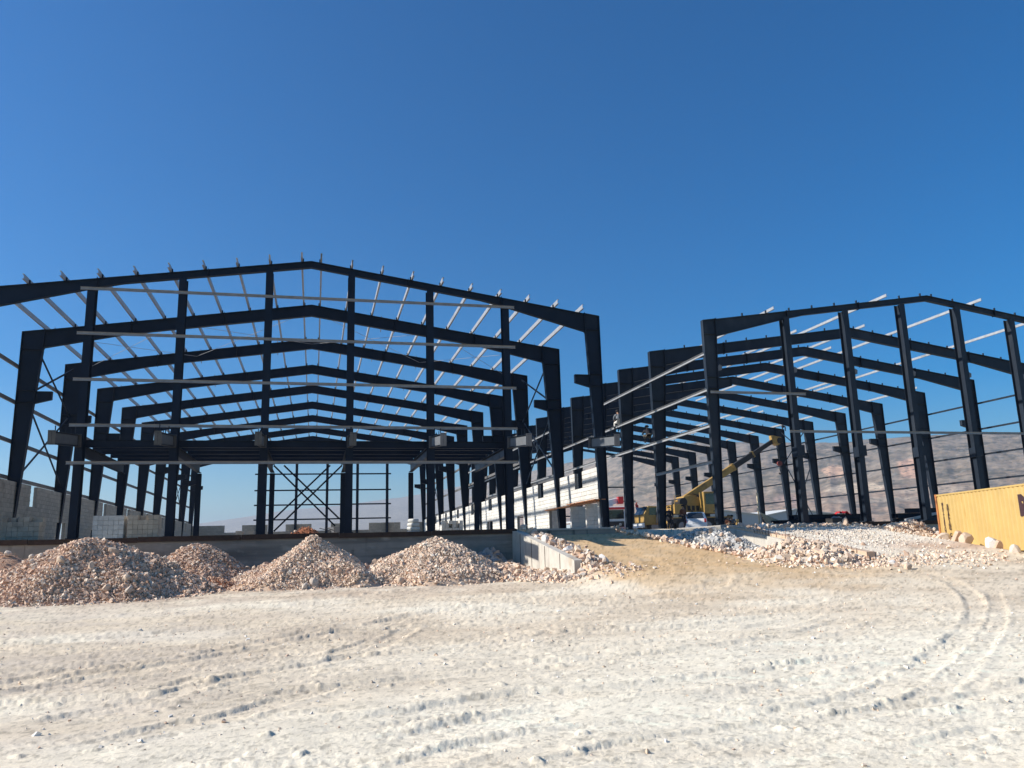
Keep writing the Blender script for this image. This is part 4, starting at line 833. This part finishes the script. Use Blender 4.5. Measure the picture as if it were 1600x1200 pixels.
CRO = dict(pel=(0, .1, .3), ch=(0, -.05, .58), nk=(0, -.14, .76), hd=(0, -.2, .89), lsh=(-.19, -.1, .7), rsh=(.19, -.1, .7), lel=(-.24, -.3, .52), rel=(.24, -.3, .52), lha=(-.1, -.45, .42), rha=(.1, -.45, .42), lkn=(-.16, -.3, .48), rkn=(.16, -.32, .46), lft=(-.14, -.08, .06), rft=(.14, -.08, .06), ltoe=(-.15, -.26, .04), rtoe=(.15, -.26, .04))
WALK = dict(lkn=(-.1, -.18, .52), lft=(-.11, -.12, .1), ltoe=(-.12, -.3, .05), rft=(.11, .2, .06), rtoe=(.12, .04, .03), lha=(-.22, -.3, 1.05))
person('seated worker in white trousers on a girt of the right hall, nearer the middle', (18.25, 46.3, 8.95), PI, SIT, CGR, CW, None)
person('crouching worker in black shirt and khaki trousers on the lower girt beside a column', (18.25, 41.9, 7.17), PI*1.0, CRO, CB, CKH)
person('worker in a red helmet sitting on top of a far eave of the right hall', (44.75, 70.0, 12.45), -.3, SIT, CBR, CB, HELM)
person('standing man in a rust brown jacket left of the white car', (24.0, 50.2, G2), .25, WALK, CBR, CB)
person('man in dark clothes behind the one in the rust brown jacket', (23.9, 52.2, G2), -.6, {}, CB, CB)
person('crouching man in brown beside the corner column of the right hall', (26.9, 49.8, G2), .8, CRO, CBR, CKH)
person('squatting man in grey blue shirt next to the crouching man in brown', (27.5, 50.1, G2), -.5, CRO, CGR, CB)
person('climbing worker in red top and blue jeans high on a far post', (40.1, 97.2, 5.1), .3, dict(lkn=(-.14, -.3, .62), lft=(-.12, -.15, .25), ltoe=(-.12, -.3, .22), lel=(-.25, -.2, 1.6), lha=(-.15, -.35, 1.8)), CRED, CBLUE, HELM)
person('man in yellow helmet sitting low beside the yellow crane carrier', (25.3, 55.6, G2+.75), .3, SIT, CB, CB, HELMY)

# ------------------------------------------------------------------ loose material on the floors
def beamstack(label, x, y, z, L, rows, rz=0, group=None, name='beam_stack'):
    root = thing(name, label, 'steel stack', (x, y, z), rz, group)
    for r, (n, dx, dl) in enumerate(rows):
        for k in range(n): obj('steel_beam', ibeam(L+dl, .26, .2, 'x'), STEEL, root, (dx+random.uniform(-.1, .1), k*.28, .05+r*.27), (0, 0, random.uniform(-.015, .015)))
    for xx in (L*.2, L*.8): obj('bearer', B((xx, -.1, 0), (xx+.1, 1.0, .05)), TIMBER, root)
    return root
beamstack('long stack of dark steel beams lying between two posts of the right hall', 24.5, 39.6, G2, 5.4, [(3, 0, 0), (2, .9, -.8)])
beamstack('loose pile of crossed steel beams left of the yellow container', 32.6, 40.2, G2, 4.6, [(3, .2, 0), (3, 0, .2), (1, .4, 0)])
for k, (a, b) in enumerate((((32.4, 39.4, 2.5), (35.4, 39.7, 2.95)), ((32.7, 39.2, 2.45), (36.4, 39.3, 2.7)))):
    tag(obj('steel_strut', MB().bar(a, b, .14, .14), GALV if k == 0 else STEEL), ('pale strut leaning across the loose steel pile', 'dark strut lying in front of the loose steel pile')[k], 'strut')
rg = MB(); rv = []
for i in range(7):
    for j in range(5): rv.append((i*.13, j*.13, .06+.10*math.sin(i*1.9+j)*math.cos(j*1.3)+.12*math.exp(-((i-3)**2+(j-2)**2)/5)))
rg.add(rv, [(i*5+j, (i+1)*5+j, (i+1)*5+j+1, i*5+j+1) for i in range(6) for j in range(4)]); rt = obj('red_cloth', rg, RED, None, (28.1, 39.3, 2.88), smooth=True); sm = rt.modifiers.new('t', 'SOLIDIFY'); sm.thickness = .02
tag(rt, 'crumpled bright red cloth on the end of the steel stack', 'cloth')
pt = thing('timber_pallet', 'pale timber pallet leaning on the steel stack beside a post', 'pallet', (25.2, 41.0, G2), .1)
for k in range(7): obj('slat', MB().bar((-1.1+k*.05, -.2, .75-k*.09), (.3+k*.05, -.2, .22-k*.05), .1, .05), PALEWOOD, pt)
obj('pole', MB().bar((-1.15, -.1, .1), (-1.0, .1, 1.9), .07, .07), PALEWOOD, pt)
for k, (x_, y_, lb) in enumerate(((30.2, 37.4, 'white insulation board lying under the loose steel'), (34.6, 37.0, 'small white board beside the container top corner'))):
    tag(obj('foam_board', B((x_, y_, G2), (x_+(1.3 if k == 0 else .6), y_+.6, G2+.07)), PALEWOOD), lb, 'board')
bx = thing('bolt_crates', 'crate of bolts and chains on the plinth by the second ramp', 'crate', (27.3, 38.8, G2), .1)
for a, b in (((0, 0, 0), (.9, .03, .35)), ((0, .5, 0), (.9, .53, .35)), ((0, .03, 0), (.03, .5, .35)), ((.87, .03, 0), (.9, .5, .35)), ((.03, .03, 0), (.87, .5, .03))): obj('crate_board', B(a, b), DARK, bx)
tag(obj('chain', MB().cyl((.1, .2, .3), (.4, .3, .42), .05, 6).cyl((.4, .3, .42), (.8, .2, .33), .05, 6).cyl((.2, .4, .3), (.6, .1, .4), .04, 6), GREYM, bx), kind='stuff')
sk = thing('sack_pile', 'small pile of white sacks on the hall floor beside a gable post', 'sacks', (4.75, 40.2, SLAB), .2)
for k, (x_, z_, s_) in enumerate(((0, .0, 1), (.05, .19, .95), (-.02, .38, .9), (.03, .57, .8))):
    mb = MB(); mb.box((-.3*s_, -.2, z_), (.3*s_, .2, z_+.18)); o = obj('sack', mb, CW, sk, rot=(0, 0, k*.2), smooth=True); b = o.modifiers.new('b', 'BEVEL'); b.width = .08; b.segments = 3
wbx = thing('wheelbarrow', 'small dark wheelbarrow near the cross bracing of the left hall', 'wheelbarrow', (1.2, 44.5, SLAB), .5)
obj('tray', MB().add([(-.4, -.3, .55), (.4, -.3, .55), (.4, .3, .55), (-.4, .3, .55), (-.25, -.18, .28), (.2, -.18, .28), (.2, .18, .28), (-.25, .18, .28)], [(4,5,6,7),(0,1,5,4),(1,2,6,5),(2,3,7,6),(3,0,4,7)]), GREYM, wbx)
obj('wheel', MB().cyl((.5, -.04, .2), (.5, .04, .2), .2, 14), RUBBER, wbx)
for s in (-1, 1): obj('handle', MB().bar((.5, s*.08, .2), (-.9, s*.28, .5), .035, .035), DARK, wbx); obj('leg', MB().bar((-.3, s*.2, .35), (-.35, s*.22, 0), .03, .03), DARK, wbx)
# plank leaning by the plinth front of building 2, timber leaning in the gap
for k, (x_, y_, z_, x2, y2_, z2_, lb) in enumerate(((31.2, 75, G2, 30.8, 75.3, 4.6, 'pale plank leaning on a far left post of the right hall'), )):
    tag(obj('leaning_plank', MB().bar((x_, y_, z_), (x2, y2_, z2_), .22, .05), PALEWOOD), lb, 'plank')
# far shed
sh = thing('far_shed', 'grey blue industrial shed with two low white gables beyond the right hall', 'shed', (0, 130, 0))
obj('front_wall', MB().prism([(48, 1.6), (96, 1.6), (96, 5.6), (84, 7.0), (78, 6.0), (70, 7.0), (62, 6.2), (55, 6.9), (48, 6.0)], 0, .3), SHEDW, sh)
for (xa, za, xb, zb) in ((48, 6.0, 55, 6.9), (55, 6.9, 62, 6.2), (62, 6.2, 70, 7.0), (70, 7.0, 78, 6.0), (78, 6.0, 84, 7.0), (84, 7.0, 96, 5.6)):
    obj('roof_panel', MB().prism([(xa, za+.01), (xb, zb+.01), (xb, zb+.13), (xa, za+.13)], -.3, 42), SHEDR, sh)
for xx in (48, 95.7): obj('side_wall', B((xx, .3, 1.6), (xx+.3, 42, 5.7)), SHEDW, sh)
